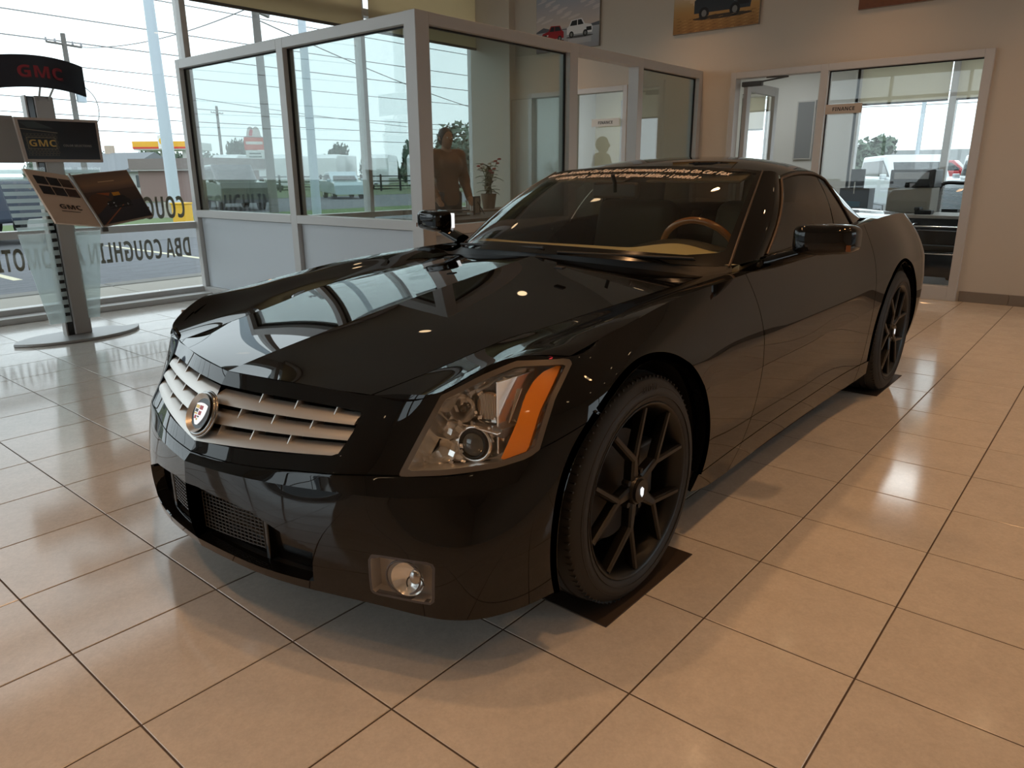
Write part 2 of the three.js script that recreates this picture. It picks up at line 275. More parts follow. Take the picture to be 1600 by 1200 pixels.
// ---------- the car: data of its skin (d across, y up, s back), driver side ----------
const ROWS = [
  [[0, .212, .330], [.257, .205, .360], [.449, .20, .416], [.62, .192, .484], [.75, .186, .54], [.832, .184, .635], [.880, .19, .785], [.88, .20, 1.19], [.868, .20, 1.5], [.858, .16, 1.68], [.845, .145, 2.05], [.84, .145, 2.7], [.85, .145, 3.25], [.87, .16, 3.5], [.89, .2, 3.9], [.88, .22, 4.3], [.80, .24, 4.62], [.5, .25, 4.74], [0, .26, 4.78]],
  [[0, .28, .309], [.257, .28, .345], [.449, .28, .405], [.62, .28, .479], [.755, .28, .545], [.845, .282, .645], [.897, .285, .80], [.905, .29, 1.19], [.895, .29, 1.5], [.88, .25, 1.68], [.868, .245, 2.05], [.865, .245, 2.7], [.872, .245, 3.25], [.89, .26, 3.5], [.915, .30, 3.9], [.905, .32, 4.3], [.82, .34, 4.66], [.52, .35, 4.77], [0, .36, 4.81]],
  [[0, .38, .307], [.26, .38, .347], [.455, .38, .412], [.63, .38, .492], [.765, .383, .562], [.858, .39, .668], [.906, .40, .82], [.916, .41, 1.19], [.905, .41, 1.5], [.892, .38, 1.72], [.882, .375, 2.05], [.88, .375, 2.7], [.885, .375, 3.25], [.90, .39, 3.5], [.925, .42, 3.9], [.915, .44, 4.3], [.83, .46, 4.69], [.53, .47, 4.80], [0, .48, 4.84]],
  [[0, .470, .316], [.25, .470, .363], [.48, .472, .444], [.65, .474, .530], [.77, .487, .625], [.852, .515, .735], [.907, .55, .88], [.916, .56, 1.19], [.905, .56, 1.5], [.893, .53, 1.74], [.886, .52, 2.05], [.885, .52, 2.7], [.89, .52, 3.25], [.905, .54, 3.5], [.925, .56, 3.9], [.91, .58, 4.3], [.83, .59, 4.71], [.53, .60, 4.81], [0, .61, 4.85]],
  [[0, .489, .335], [.25, .495, .378], [.47, .512, .448], [.65, .517, .562], [.76, .530, .650], [.848, .570, .769], [.903, .62, .90], [.908, .65, 1.19], [.90, .64, 1.5], [.89, .62, 1.76], [.883, .62, 2.05], [.88, .63, 2.7], [.888, .64, 3.25], [.90, .66, 3.5], [.918, .68, 3.9], [.90, .70, 4.3], [.82, .71, 4.70], [.53, .73, 4.79], [0, .74, 4.83]],
  [[0, .59, .405], [.25, .59, .440], [.48, .60, .512], [.648, .622, .606], [.755, .652, .700], [.845, .675, .826], [.890, .70, .935], [.89, .735, 1.19], [.88, .735, 1.5], [.872, .73, 1.78], [.868, .73, 2.05], [.862, .745, 2.7], [.868, .77, 3.25], [.875, .80, 3.5], [.885, .83, 3.9], [.86, .83, 4.3], [.79, .83, 4.66], [.52, .85, 4.75], [0, .87, 4.78]],
  [[0, .687, .467], [.25, .69, .505], [.485, .686, .57], [.660, .711, .638], [.735, .773, .785], [.824, .767, .922], [.826, .782, 1.04], [.822, .803, 1.19], [.818, .838, 1.5], [.826, .852, 1.78], [.826, .862, 2.05], [.812, .88, 2.7], [.80, .92, 3.25], [.795, .945, 3.5], [.79, .965, 3.9], [.77, .96, 4.3], [.70, .95, 4.60], [.45, .965, 4.69], [0, .975, 4.72]],
];
const ST = chord(ROWS);
// two more stations hold the corner of the bonnet crisp
const XT = [1.62, 2.38].map((k) => ST[Math.floor(k)] + (ST[Math.floor(k) + 1] - ST[Math.floor(k)]) * (k % 1)), ALLT = [...ST, ...XT].sort((a, b) => a - b);
const RC = ROWS.map((r, n) => { const f = nspline(ST, r); return nspline(ALLT, ALLT.map((t) => { const i = ST.indexOf(t); if (i >= 0) return r[i]; if (n < 4) return f(t); const k = XT.indexOf(t) ? 2 : 1, q = XT.indexOf(t) ? .38 : .62; return r[k].map((x, c) => x + (r[k + 1][c] - x) * q); })); });
const skin = (t, w) => { const c = RC.map((f) => f(t)); return bspl([c[0], c[1], c[2], c[3], c[3], c[3], c[4], c[4], c[5], c[6]], w); };
const stT = (k) => { const i = Math.floor(k), f = k - i; return i + 1 < ST.length ? ST[i] + (ST[i + 1] - ST[i]) * f : 1; };
const crest = (t) => RC[6](t);
// hood and wing tops: columns from the middle outwards, each from the front edge back to the windscreen
const midHood = [[0, .687, .467], [0, .712, .60], [0, .752, .85], [0, .789, 1.1], [0, .824, 1.35], [0, .857, 1.6], [0, .882, 1.80]];
const shutHood = [[.485, .686, .57], [.510, .713, .760], [.540, .754, 1.013], [.572, .768, 1.117], [.598, .785, 1.29], [.628, .806, 1.57], [.658, .834, 1.995]];
const cr = (k) => crest(stT(k));
const HOODC = [midHood, midHood.map((p, i) => { const q = shutHood[i], f = .5; return i === 0 ? cr(1.05) : [q[0] * .5, p[1] + (q[1] - p[1]) * .45, p[2] + (q[2] - p[2]) * .46]; }), shutHood.map((p, i) => i === 0 ? cr(2) : p),
  [cr(3), [.660, .746, .85], [.674, .774, 1.06], [.688, .797, 1.28], [.703, .819, 1.5], [.718, .838, 1.75], [.732, .850, 2.02]],
  [cr(4), [.752, .779, .94], [.757, .799, 1.13], [.762, .816, 1.33], [.767, .836, 1.53], [.777, .850, 1.77], [.787, .858, 2.035]],
  [cr(5), cr(6.1), cr(6.9), cr(7.5), cr(8.1), cr(9.0), cr(10)]];
const HU = [0, .12, .30, .47, .64, .82, 1], HC = HOODC.map((c) => nspline(HU, c)), vch = (cs) => chord(HOODC[0].map((_, i) => cs.map((c) => c[i])));
const V1 = vch(HOODC.slice(0, 3)), V2 = vch(HOODC.slice(2));
const hood = (u, v) => nspline(V1, HC.slice(0, 3).map((f) => f(u)))(v), wingTop = (u, v) => nspline(V2, HC.slice(2).map((f) => f(u)))(v);

// ---------- glasshouse ----------
const wsBase = nspline([0, .42, .78, 1], [[0, .893, 1.83], [.3, .887, 1.87], [.55, .872, 1.985], [.70, .857, 2.13]]);
const wsTop = nspline([0, .42, .78, 1], [[0, 1.226, 2.62], [.25, 1.224, 2.635], [.45, 1.216, 2.675], [.56, 1.205, 2.72]]);
const wscreen = (u, v) => { const a = wsBase(u), b = wsTop(u), k = Math.sin(Math.PI * v) * 0.022; return [a[0] + (b[0] - a[0]) * v + k * .35 * u, a[1] + (b[1] - a[1]) * v + k, a[2] + (b[2] - a[2]) * v - k * .4]; };
const apIn = (v) => wscreen(1, v);
const belt = nspline([0, .28, .55, .78, 1], [[.757, .876, 2.30], [.765, .894, 2.65], [.765, .918, 3.05], [.752, .938, 3.42], [.712, .953, 3.72]]);
const rail = nspline([0, .2, .42, .62, .8, 1], [[.607, 1.182, 2.79], [.597, 1.200, 2.95], [.590, 1.204, 3.14], [.598, 1.178, 3.36], [.640, 1.080, 3.56], [.712, .955, 3.73]]);
const sideGlass = (u, v) => { const a = belt(u), b = rail(u), k = Math.sin(Math.PI * v) * 0.028 * (1 - u * u); return [a[0] + (b[0] - a[0]) * v + k, a[1] + (b[1] - a[1]) * v + k * .3, a[2] + (b[2] - a[2]) * v]; };
const apOut = (v) => sideGlass(0, v);
const roofMid = nspline([0, .22, .45, .68, .85, 1], [[0, 1.228, 2.63], [0, 1.262, 2.87], [0, 1.278, 3.12], [0, 1.262, 3.37], [0, 1.165, 3.65], [0, .985, 3.95]]);
const roofEdge = (u) => { const b = rail(u); return [b[0], b[1] + .002, b[2]]; };
const roof = (u, v) => { const a = roofMid(u), b = u < .001 ? roofEdge(0) : roofEdge(u), f = v, e = Math.pow(f, 3.2); return [b[0] * f, a[1] + (b[1] - a[1]) * (e * .75 + f * f * .25), a[2] + (b[2] - a[2]) * (f * f)]; };

// ---------- car materials ----------
const C = {
  paint: new THREE.MeshPhysicalMaterial({ color: lin(.0035, .0035, .0038), roughness: .5, metalness: 0, specularIntensity: 0, clearcoat: 1, clearcoatRoughness: .01, ior: 1.5 }),
  inner: std(lin(.004, .004, .004), .9),
  trim: std(lin(.010, .010, .010), .55),
  gloss: phy(lin(.006, .006, .006), .12),
  grille: std(lin(.62, .60, .57), .34, .75),
  bezel: std(lin(.17, .145, .12), .35, .6),
  fogTrim: std(lin(.09, .085, .09), .35, .4),
  amberDark: phy(lin(.20, .06, .012), .2),
  wreath: std(lin(.42, .41, .40), .16, 1),
  strip: std(lin(.10, .075, .06), .4, .5),
  reflector: std(lin(.86, .84, .81), .17, .8),
  clear: pane(lin(.97, .97, .97)),
  amber: phy(lin(.90, .27, .012), .20, 0, { clearcoat: 1, clearcoatRoughness: .05 }),
  glass: pane(lin(.76, .77, .68)),
  glassDark: pane(lin(.16, .14, .12)),
  beige: std(lin(.58, .52, .33), .75),
  seat: std(lin(.10, .085, .06), .65),
  wood: phy(lin(.26, .10, .03), .25, 0, { clearcoat: 1, clearcoatRoughness: .05 }),
  tyre: std(lin(.016, .015, .014), .62),
  rim: phy(lin(.007, .0068, .0065), .34, .2),
  disc: std(lin(.06, .055, .05), .45, .8),
  caliper: std(lin(.05, .045, .04), .5, .4),
};
const car = thing('sports_car', 'glossy black two-seat coupe with silver slatted grille on the tiled showroom floor', 'car', [0.5, 0, -S0]);
const both = (name, patch, mat, parent = car) => [1, -1].map((s) => part(parent, name, toGeo(patch, s), mat));

// side skin and its openings
const FA = [1.19, .335], RA = [3.92, .345];
const arch = (p, c, rs, ry) => (Math.hypot((p[2] - c[0]) / rs, (p[1] - c[1]) / ry) - 1) * .39;
const HL = polySDF([[.809, .516], [.921, .524], [1.047, .539], [1.12, .556], [1.147, .572], [1.167, .625], [1.191, .681], [1.242, .752], [1.238, .760], [1.222, .764], [1.10, .768], [1.012, .742], [.918, .704]]);
const hlf = (p) => HL((p[0] + p[2]) * Math.SQRT1_2, p[1]);
const GR = polySDF([[-.1, .517], [0, .517], [.24, .530], [.463, .551], [.478, .60], [.482, .650], [.24, .656], [0, .654], [-.1, .654]]);
const IN = polySDF([[-.1, .240], [0, .240], [.22, .230], [.425, .226], [.435, .318], [.25, .388], [.05, .409], [-.1, .409]]);
const fogC = [.650, .277], FG = (x, y) => { const qx = Math.abs(x - fogC[0]) - .078 + .014, qy = Math.abs(y - fogC[1] + (x - fogC[0]) * .01) - .055 + .014; return Math.hypot(Math.max(qx, 0), Math.max(qy, 0)) + Math.min(Math.max(qx, qy), 0) - .014; };
const front = (p) => p[2] < 1.1 ? 1 : 0;
let SK = faceOut(gridPatch(skin, 330, 84), [0, .5, 2.5]);
SK = clip(SK, (p) => Math.max(-arch(p, FA, .408, .375), -9)); SK = clip(SK, (p) => -arch(p, RA, .405, .378));
const hlPatch = clip(SK, (p) => front(p) ? hlf(p) : 1); SK = clip(SK, (p) => front(p) ? -hlf(p) : -1);
const grPatch = clip(SK, (p) => front(p) ? GR(p[0], p[1]) : 1); SK = clip(SK, (p) => front(p) ? -GR(p[0], p[1]) : -1);
const inPatch = clip(SK, (p) => front(p) ? IN(p[0], p[1]) : 1); SK = clip(SK, (p) => front(p) ? -IN(p[0], p[1]) : -1);
const fgPatch = clip(SK, (p) => front(p) ? FG(p[0], p[1]) : 1); SK = clip(SK, (p) => front(p) ? -FG(p[0], p[1]) : -1);
// panels, parted by shut lines
const doorF = (p) => p[2] - (2.055 - .07 * ((p[1] - .56) / .27) ** 2), doorR = (p) => p[2] - (3.44 + .03 * ((p[1] - .55) / .3));
let [ahead, behind] = split(SK, doorF);
let [lowA, upA] = split(ahead, (p) => p[6] < stT(6.6) ? (p[7] - .686) * .35 : 1);
let [sillA, wingRest] = split(upA, (p) => p[2] > 1.3 ? p[1] - .245 : 1);
let [nose, wing] = split(wingRest, (p) => p[2] < 1.05 && p[0] < .70 ? -.5 : .5, 0);
let [doorAll, rearAll] = split(behind, doorR);
let [sillB, door] = split(doorAll, (p) => p[1] - .245);
let [quarterAll, tail] = split(rearAll, (p) => p[2] - 4.42);
let [sillC, quarter] = split(quarterAll, (p) => p[2] < 3.7 ? p[1] - .245 : 1);
const fl = (m, k = .02) => [m, flange(m, k)];
both('front_bumper', [...fl(lowA, .035), ...fl(nose, .03)], C.paint);
both('front_wing', fl(wing, .035), C.paint);
both('door', fl(door, .015), C.paint);
both('rear_quarter', fl(quarter, .035), C.paint);
both('rear_bumper', fl(tail, .02), C.paint);
both('sill', [...fl(sillA, .02), ...fl(sillB, .02), ...fl(sillC, .02)], C.paint);
// hood, wing tops
const hoodHalf = faceOut(gridPatch(hood, 110, 44, .002, 1, 0, .9955), [0, 0, 1.3]);
for (const s of [1, -1]) { // the bonnet keeps its crease along the middle
  part(car, 'hood', toGeo(fl(hoodHalf, .012), s), C.paint);
  part(car, 'wing_top', toGeo(faceOut(gridPatch(wingTop, 110, 30, .004, 1, .006, 1), [0, 0, 1.3]), s), C.paint);
}
// shoulder between door top and side glass, rear deck
const shoulder = faceOut(gridPatch((u, v) => { const b = belt(u), t = stT(10.6 + u * 2.95), c = crest(t); return [c[0] + (b[0] - c[0]) * v, c[1] + (b[1] - c[1]) * v + Math.sin(Math.PI * v) * .006, c[2] + (b[2] - c[2]) * v]; }, 60, 8), [0, 0, 3]);
both('shoulder', shoulder, C.paint);
const front2 = faceOut(gridPatch((u, v) => { const c = crest(stT(10 + u * .62)), b = apBase(u); return [c[0] + (b[0] - c[0]) * v, c[1] + (b[1] - c[1]) * v, c[2] + (b[2] - c[2]) * v]; }, 12, 8), [0, 0, 2.2]);
function apBase(u) { const a = [.745, .846, 2.05], b = belt(0); return a.map((x, c) => x + (b[c] - x) * u); }
both('pillar_base', front2, C.paint);
const deck = faceOut(gridPatch((u, v) => { const c = crest(stT(13.5 + u * 4.5)), e = Math.sin(v * Math.PI / 2); return [c[0] * (1 - v), c[1] + (.982 - c[1]) * e, c[2] * (1 - v) + (3.93 + u * .3) * v]; }, 60, 20), [0, 0, 4.4]);
both('rear_deck', deck, C.paint);
// windscreen with black border, header, pillars, roof
const ws = faceOut(gridPatch(wscreen, 40, 40, 0, 1, 0, 1), [0, .6, 3]);
const frit = (p) => Math.max(p[6] - .955 + Math.max(0, .12 - p[7]) * .35, .075 - p[7] + Math.max(0, p[6] - .8) * .25, p[7] - .965);
const wsClear = clip(ws, frit), wsFrit = clip(ws, (p) => -frit(p));
both('windscreen', wsClear, C.glass);
both('windscreen_border', wsFrit, C.gloss);
both('pillar', fl(faceOut(gridPatch((u, v) => { const a = apIn(u), b = apOut(u), k = Math.sin(Math.PI * v) * .014; return [a[0] + (b[0] - a[0]) * v + k, a[1] + (b[1] - a[1]) * v + k * .6, a[2] + (b[2] - a[2]) * v - k * .6]; }, 40, 12), [0, .5, 3]), .02), C.paint);
both('pillar_trim', (() => { const g = gridPatch((u, v) => { const a = wscreen(.988 + v * .012, u * 1.0); return [a[0] + .002, a[1] + .004 * Math.sin(Math.PI * v) + .002, a[2] - .004]; }, 40, 4); return faceOut(g, [0, .5, 3]); })(), C.strip);
const roofP = faceOut(gridPatch(roof, 80, 44), [0, .8, 3.2]);
const rearGlass = (p) => Math.max(.70 - p[6], p[6] - .97, p[7] - .86);
both('roof', fl(clip(roofP, (p) => -rearGlass(p)), .015), C.paint);
both('rear_window', clip(roofP, rearGlass), C.glassDark);
both('roof_header', faceOut(gridPatch((u, v) => { const a = wsTop(u), b = roof(.0, u); return [a[0] + (b[0] - a[0]) * v, a[1] + (b[1] - a[1]) * v + .003 * Math.sin(Math.PI * v), a[2] + (b[2] - a[2]) * v]; }, 30, 6), [0, .8, 3]), C.paint);
const sg = faceOut(gridPatch(sideGlass, 90, 34), [0, .8, 3]);
const glassEnd = (p) => Math.max(p[7] - .955, p[6] - (.80 - .16 * p[7]), .02 - p[7]);
const sgOut = clip(sg, (p) => -glassEnd(p)), sgIn = clip(sg, glassEnd);
const [doorGlass, quarterGlass] = split(sgIn, (p) => p[6] - .60 + .05 * p[7], .004);
both('side_frame', fl(sgOut, .012), C.paint);
both('door_glass', doorGlass, C.glassDark);
both('quarter_glass', quarterGlass, C.glassDark);
both('belt_moulding', (() => { const pts = []; for (let i = 0; i <= 24; i++) { const b = belt(i / 24 * .84); pts.push(b); } const m = gridPatch((u, v) => { const b = belt(u * .84), a = v * Math.PI; return [b[0] + .008 - Math.cos(a) * .010, b[1] + .004 + Math.sin(a) * .010, b[2]]; }, 40, 6); return faceOut(m, [0, .7, 3]); })(), C.trim);
// ---------- car: dark inside so that no light leaks through the shell ----------
part(car, 'underbody', [
  bx(-.80, .17, S0 - .62, .80, .24, S0 - 4.55), bx(-.54, .24, S0 - .78, .54, .66, S0 - 1.95), bx(-.55, .24, S0 - 3.4, .55, .86, S0 - 4.5),
  bx(-.80, .24, S0 - 1.72, -.55, .66, S0 - 3.4), bx(.55, .24, S0 - 1.72, .80, .66, S0 - 3.4), bx(-.55, .3, S0 - 1.9, .55, .62, S0 - 2.0)], C.inner);
for (const s of [1, -1]) for (const [c, r, d] of [[FA, .412, .845], [RA, .41, .86]]) { // wheel wells
  const m = gridPatch((u, v) => { const a = -.30 + u * (Math.PI + .60); return [d - v * .36, Math.max(.16, c[1] + Math.sin(a) * (r - .034)), c[0] - Math.cos(a) * r]; }, 40, 2);
  part(car, 'wheel_well', toGeo(m, s), C.trim);
  part(car, 'well_wall', toGeo(gridPatch((u, v) => { const a = -.30 + u * (Math.PI + .60); return [d - .36, Math.max(.16, c[1] + Math.sin(a) * (r - .034) * v), c[0] - Math.cos(a) * r * v]; }, 40, 2), s), C.trim);
}
// ---------- grille ----------
const faceS = (d, y) => .335 + (y - .489) * .68 + .0961 * d + .2554 * d * d;
const gBot = (d) => .519 + .034 * d / .47, gTop = (d) => .653 - .003 * d / .47;
both('grille_backing', shift(grPatch, .055, [0, -.1, 1]), C.inner);
both('grille_edge', flange(grPatch, .055, [0, -.1, 1]), C.trim);
both('lower_panel_edge', flange(inPatch, .06, [0, 0, 1]), C.trim);
for (let k = 0; k < 3; k++) {
  const y0 = (d) => gBot(d) + (gTop(d) - gBot(d)) * (k * .345 - .005), y1 = (d) => y0(d) + (gTop(d) - gBot(d)) * .215, D = (u) => u * .474;
  const A = (d, e) => [d, y0(d), faceS(d, y0(d)) - .004 + e], B = (d, e) => [d, y1(d), faceS(d, y1(d)) + .020 + e];
  const face = gridPatch((u, v) => { const d = D(u), a = A(d, 0), b = B(d, 0), q = Math.sin(Math.PI * v) * .004; return [d, a[1] + (b[1] - a[1]) * v + q, a[2] + (b[2] - a[2]) * v - q]; }, 20, 6);
  const under = gridPatch((u, v) => { const d = D(u), a = A(d, 0), b = B(d, .012); return [d, a[1] + (b[1] - .012 - a[1]) * v - .0, a[2] + (b[2] - a[2]) * v]; }, 20, 2);
  const back = gridPatch((u, v) => { const d = D(u), a = B(d, 0), b = B(d, .012); return [d, a[1] + (b[1] - .012 - a[1]) * v, a[2] + (b[2] - a[2]) * v]; }, 20, 1);
  both('grille_slat', [faceOut(face, [0, .4, .9]), faceOut(under, [0, .8, .4]), back], C.grille);
}
for (const s of [1, -1]) for (let k = 0; k < 3; k++) for (let q = 0; q < 3; q++) {
  const d = [.115, .235, .355][q] + (k === 1 ? .0 : k === 2 ? .05 : -.045), lo = gBot(d) + (gTop(d) - gBot(d)) * (k * .345 + .19), hi = gBot(d) + (gTop(d) - gBot(d)) * Math.min(1, (k + 1) * .345 + .01);
  const sh = new THREE.Shape(), z = (y, e) => S0 - (faceS(d, y) + e); sh.moveTo(-z(lo - .014, .002), lo - .014); sh.lineTo(-z(hi, .002), hi); sh.lineTo(-z(hi, .04), hi); sh.lineTo(-z(lo, .04), lo - .005);
  const g = new THREE.ExtrudeGeometry(sh, { depth: .004, bevelEnabled: false }); g.rotateY(Math.PI / 2); g.translate(s * d - .002, 0, 0);
  part(car, 'grille_fin', g, C.grille);
}
{ // emblem in a wreath ring
  const e = new THREE.Group(); e.name = 'emblem'; e.position.set(...loc(0, .587, .380)); e.rotation.x = -.50; car.add(e);
  part(e, 'dish', new THREE.CylinderGeometry(.058, .050, .012, 40).rotateX(Math.PI / 2), phy(lin(.012, .014, .02), .18), [0, 0, -.004]);
  part(e, 'ring', [new THREE.TorusGeometry(.0565, .0055, 12, 56), new THREE.TorusGeometry(.0625, .003, 8, 56).translate(0, 0, -.004)], C.wreath);
  part(e, 'cone', new THREE.CylinderGeometry(.054, .030, .02, 40, 1, true).rotateX(Math.PI / 2), C.grille, [0, 0, .002]);
  const sh = new THREE.Shape(); sh.moveTo(-.024, .026); sh.quadraticCurveTo(0, .034, .024, .026); sh.quadraticCurveTo(.028, -.010, 0, -.034); sh.quadraticCurveTo(-.028, -.010, -.024, .026);
  part(e, 'crest', new THREE.ExtrudeGeometry(sh, { depth: .004, bevelSize: .003, bevelThickness: .003, bevelSegments: 2, curveSegments: 8 }), C.chrome, [0, 0, .004]);
  const bit = (x0, y0, x1, y1, c) => part(e, 'crest_field', bx(x0 * .8, y0 * .85, .0105, x1 * .8, y1 * .85, .0122), c);
  e.children.at(-1).scale.set(.8, .85, 1); const red = phy(lin(.55, .015, .03), .25), gold = phy(lin(.62, .42, .14), .3, .6), blk = phy(lin(.01, .01, .01), .25);
  bit(.002, .012, .021, .025, red); bit(.004, -.006, .019, .007, red); bit(-.021, .013, -.002, .024, gold); bit(-.019, .001, -.003, .011, blk); bit(-.019, -.006, -.003, -.001, gold); bit(-.012, -.02, -.002, -.009, red); bit(.003, -.014, .013, -.009, blk); bit(.002, -.024, .008, -.017, gold);
}
// ---------- lower intake with mesh ----------
{
  part(car, 'intake_backing', [toGeo(shift(inPatch, .06, [0, 0, 1]), 1), toGeo(shift(inPatch, .06, [0, 0, 1]), -1)], C.gloss);
  const rods = [], zz = (d) => S0 - (.352 + .10 * Math.abs(d) + .2 * d * d);
  for (let i = 0; i <= 32; i++) { const d = -.24 + i * .015, e = Math.abs(d); rods.push(bar([d, .262, zz(d)], [d, .400 - e * .1, zz(d)], .0017, 5)); }
  for (let k = 0; k < 13; k++) { const y = .265 + k * .0105; for (let i = 0; i < 8; i++) { const d0 = -.24 + i * .06; rods.push(bar([d0, y, zz(d0)], [d0 + .06, y, zz(d0 + .06)], .0017, 5)); } }
  part(car, 'intake_mesh', rods, std(lin(.07, .07, .07), .35, .6)).userData.kind = 'stuff';
  for (const s of [1, -1]) part(car, 'intake_strut', rbx(s * .245, .235, S0 - .385, s * .262, .385, S0 - .425, .004, 1), C.gloss);
}
// ---------- head lamps ----------
const DV = [-.34, -.20, .92];
const bez = clip(hlPatch, (p) => -hlf(p) - .0125), lensP = clip(hlPatch, (p) => hlf(p) + .0125);
const AMB = polySDF([[1.22, .757], [1.168, .743], [1.144, .726], [1.118, .692], [1.095, .634], [1.052, .553], [1.12, .571], [1.154, .659]]);
const ambP = clip(lensP, (p) => AMB((p[0] + p[2]) * Math.SQRT1_2, p[1])), clearP = clip(lensP, (p) => -AMB((p[0] + p[2]) * Math.SQRT1_2, p[1]));
for (const s of [1, -1]) {
  const h = new THREE.Group(); h.name = 'head_lamp'; car.add(h);
  const L = (d, y, q) => [s * d, y, S0 - q];
  part(h, 'bezel', toGeo([shift(bez, .001), flange(shift(bez, .001), .012)], s), C.bezel);
  part(h, 'lens_cover', toGeo(shift(lensP, -.0015), s), C.clear);
  // amber strip: a block with moulded prisms
  const amb2 = shift(ambP, -.010); for (const p of amb2.v) { const k = .0016 * Math.sin(p[1] * 900) * Math.sin((p[0] + p[2]) * 700); p[0] += p[3] * k; p[1] += p[4] * k; p[2] += p[5] * k; }
  part(h, 'amber_reflector', toGeo([amb2, flange(amb2, .02, DV)], s), C.amber);
  // bowl behind: stepped reflector floor and walls
  const back = shift(lensP, .105, DV); for (const p of back.v) { const k = .012 * Math.sin(p[0] * 60) * Math.sin(p[1] * 52 + 1) + .004 * Math.sin(p[1] * 210); p[2] += k; }
  normals(back);
  part(h, 'reflector', toGeo([faceOut(back, [.4, .4, 1.6]), flange(lensP, .105, DV)], s), C.reflector);
  const fw = V(s * .30, .12, .94).normalize(), q = new THREE.Quaternion().setFromUnitVectors(V(0, 0, 1), fw);
  const put = (name, g, m, p) => { g.applyQuaternion(q); const c = L(...p); g.translate(...c); part(h, name, g, m); };
  const bowl = (r, d) => { const pts = []; for (let i = 0; i <= 14; i++) { const t = i / 14; pts.push(new THREE.Vector2(.004 + (r - .004) * t, d * t * t)); } const g = new THREE.LatheGeometry(pts, 36); g.rotateX(Math.PI / 2); return g; };
  // projector
  put('projector_ring', new THREE.TorusGeometry(.033, .0055, 10, 40), C.trim, [.708, .575, .693]);
  put('projector_collar', new THREE.TorusGeometry(.041, .006, 10, 40), C.reflector, [.706, .574, .701]);
  put('projector_lens', new THREE.SphereGeometry(.031, 28, 14, 0, Math.PI * 2, 0, Math.PI / 2).scale(1, .55, 1).rotateX(Math.PI / 2), phy(lin(.06, .065, .06), .03, 0, { clearcoat: 1 }), [.708, .575, .695]);
  // facets and ribs of the reflector
  { const fs = []; let sd = 5; const r = () => { sd = (sd * 1664525 + 1013904223) >>> 0; return sd / 4294967296; };
    for (let k = 0; k < 130; k++) { const p = lensP.v[Math.floor(r() * lensP.v.length)], e = .035 + r() * .045; if (AMB((p[0] + p[2]) * Math.SQRT1_2, p[1]) < .02 || hlf(p) > -.02) continue; const g = new THREE.BoxGeometry(.006 + r() * .016, .005 + r() * .009, .0012); g.rotateZ(r() * 3); g.rotateX((r() - .5) * .9); g.rotateY(s * .3 + (r() - .5) * .9); g.translate(s * (p[0] + DV[0] * e), p[1] + DV[1] * e, S0 - p[2] - DV[2] * e); fs.push(g); }
    part(h, 'reflector_facets', fs, C.reflector).userData.kind = 'stuff';
    for (let k = 0; k < 9; k++) { const f = k / 8; part(h, 'rib', bar(L(.762 - f * .012, .575 + f * .006, .735 + f * .022), L(.772 - f * .014, .700, .800 + f * .020), .0022, 5), C.reflector); } }
  // upper bowls with bulb shields
  put('high_beam_bowl', bowl(.036, .035), C.reflector, [.655, .652, .735]);
  put('turn_bowl', bowl(.042, .045), C.reflector, [.702, .655, .785]);
  put('turn_lens', new THREE.SphereGeometry(.034, 28, 10, 0, Math.PI * 2, 0, Math.PI / 2).scale(1, .35, 1).rotateX(Math.PI / 2), phy(lin(.42, .31, .22), .12, .2, { clearcoat: 1 }), [.716, .662, .748]);
  { const fl_ = []; for (let k = -7; k <= 7; k++) { const x = k * .0043, hh = Math.sqrt(Math.max(0, .032 ** 2 - x * x)); fl_.push(new THREE.BoxGeometry(.0018, hh * 2, .004).translate(x, 0, .0115 * (1 - (x / .034) ** 2))); } put('lens_flute', merge(fl_), std(lin(.62, .50, .38), .2, .5), [.716, .662, .746]); }
  put('bulb', new THREE.SphereGeometry(.010, 12, 10), C.bezel, [.658, .652, .715]);
  // dividing ribs of the housing
  part(h, 'housing_rib', [rbx(s * .60, .612, S0 - .70, s * .78, .617, S0 - .84, .002, 1), rbx(s * .760, .555, S0 - .72, s * .766, .735, S0 - .86, .002, 1), rbx(s * .61, .580, S0 - .66, s * .66, .585, S0 - .73, .002, 1)], C.reflector);
  part(h, 'housing_step', rbx(s * .750, .60, S0 - .715, s * .785, .625, S0 - .78, .004, 1), C.bezel); part(h, 'housing_step', rbx(s * .57, .615, S0 - .70, s * .60, .625, S0 - .76, .003, 1), C.silver);
  if (s > 0) part(h, 'sticker', new THREE.CircleGeometry(.0055, 20), std(lin(.75, .02, .12), .5), [...L(.800, .7690, .878)], [-1.2, .3, 0]);
}
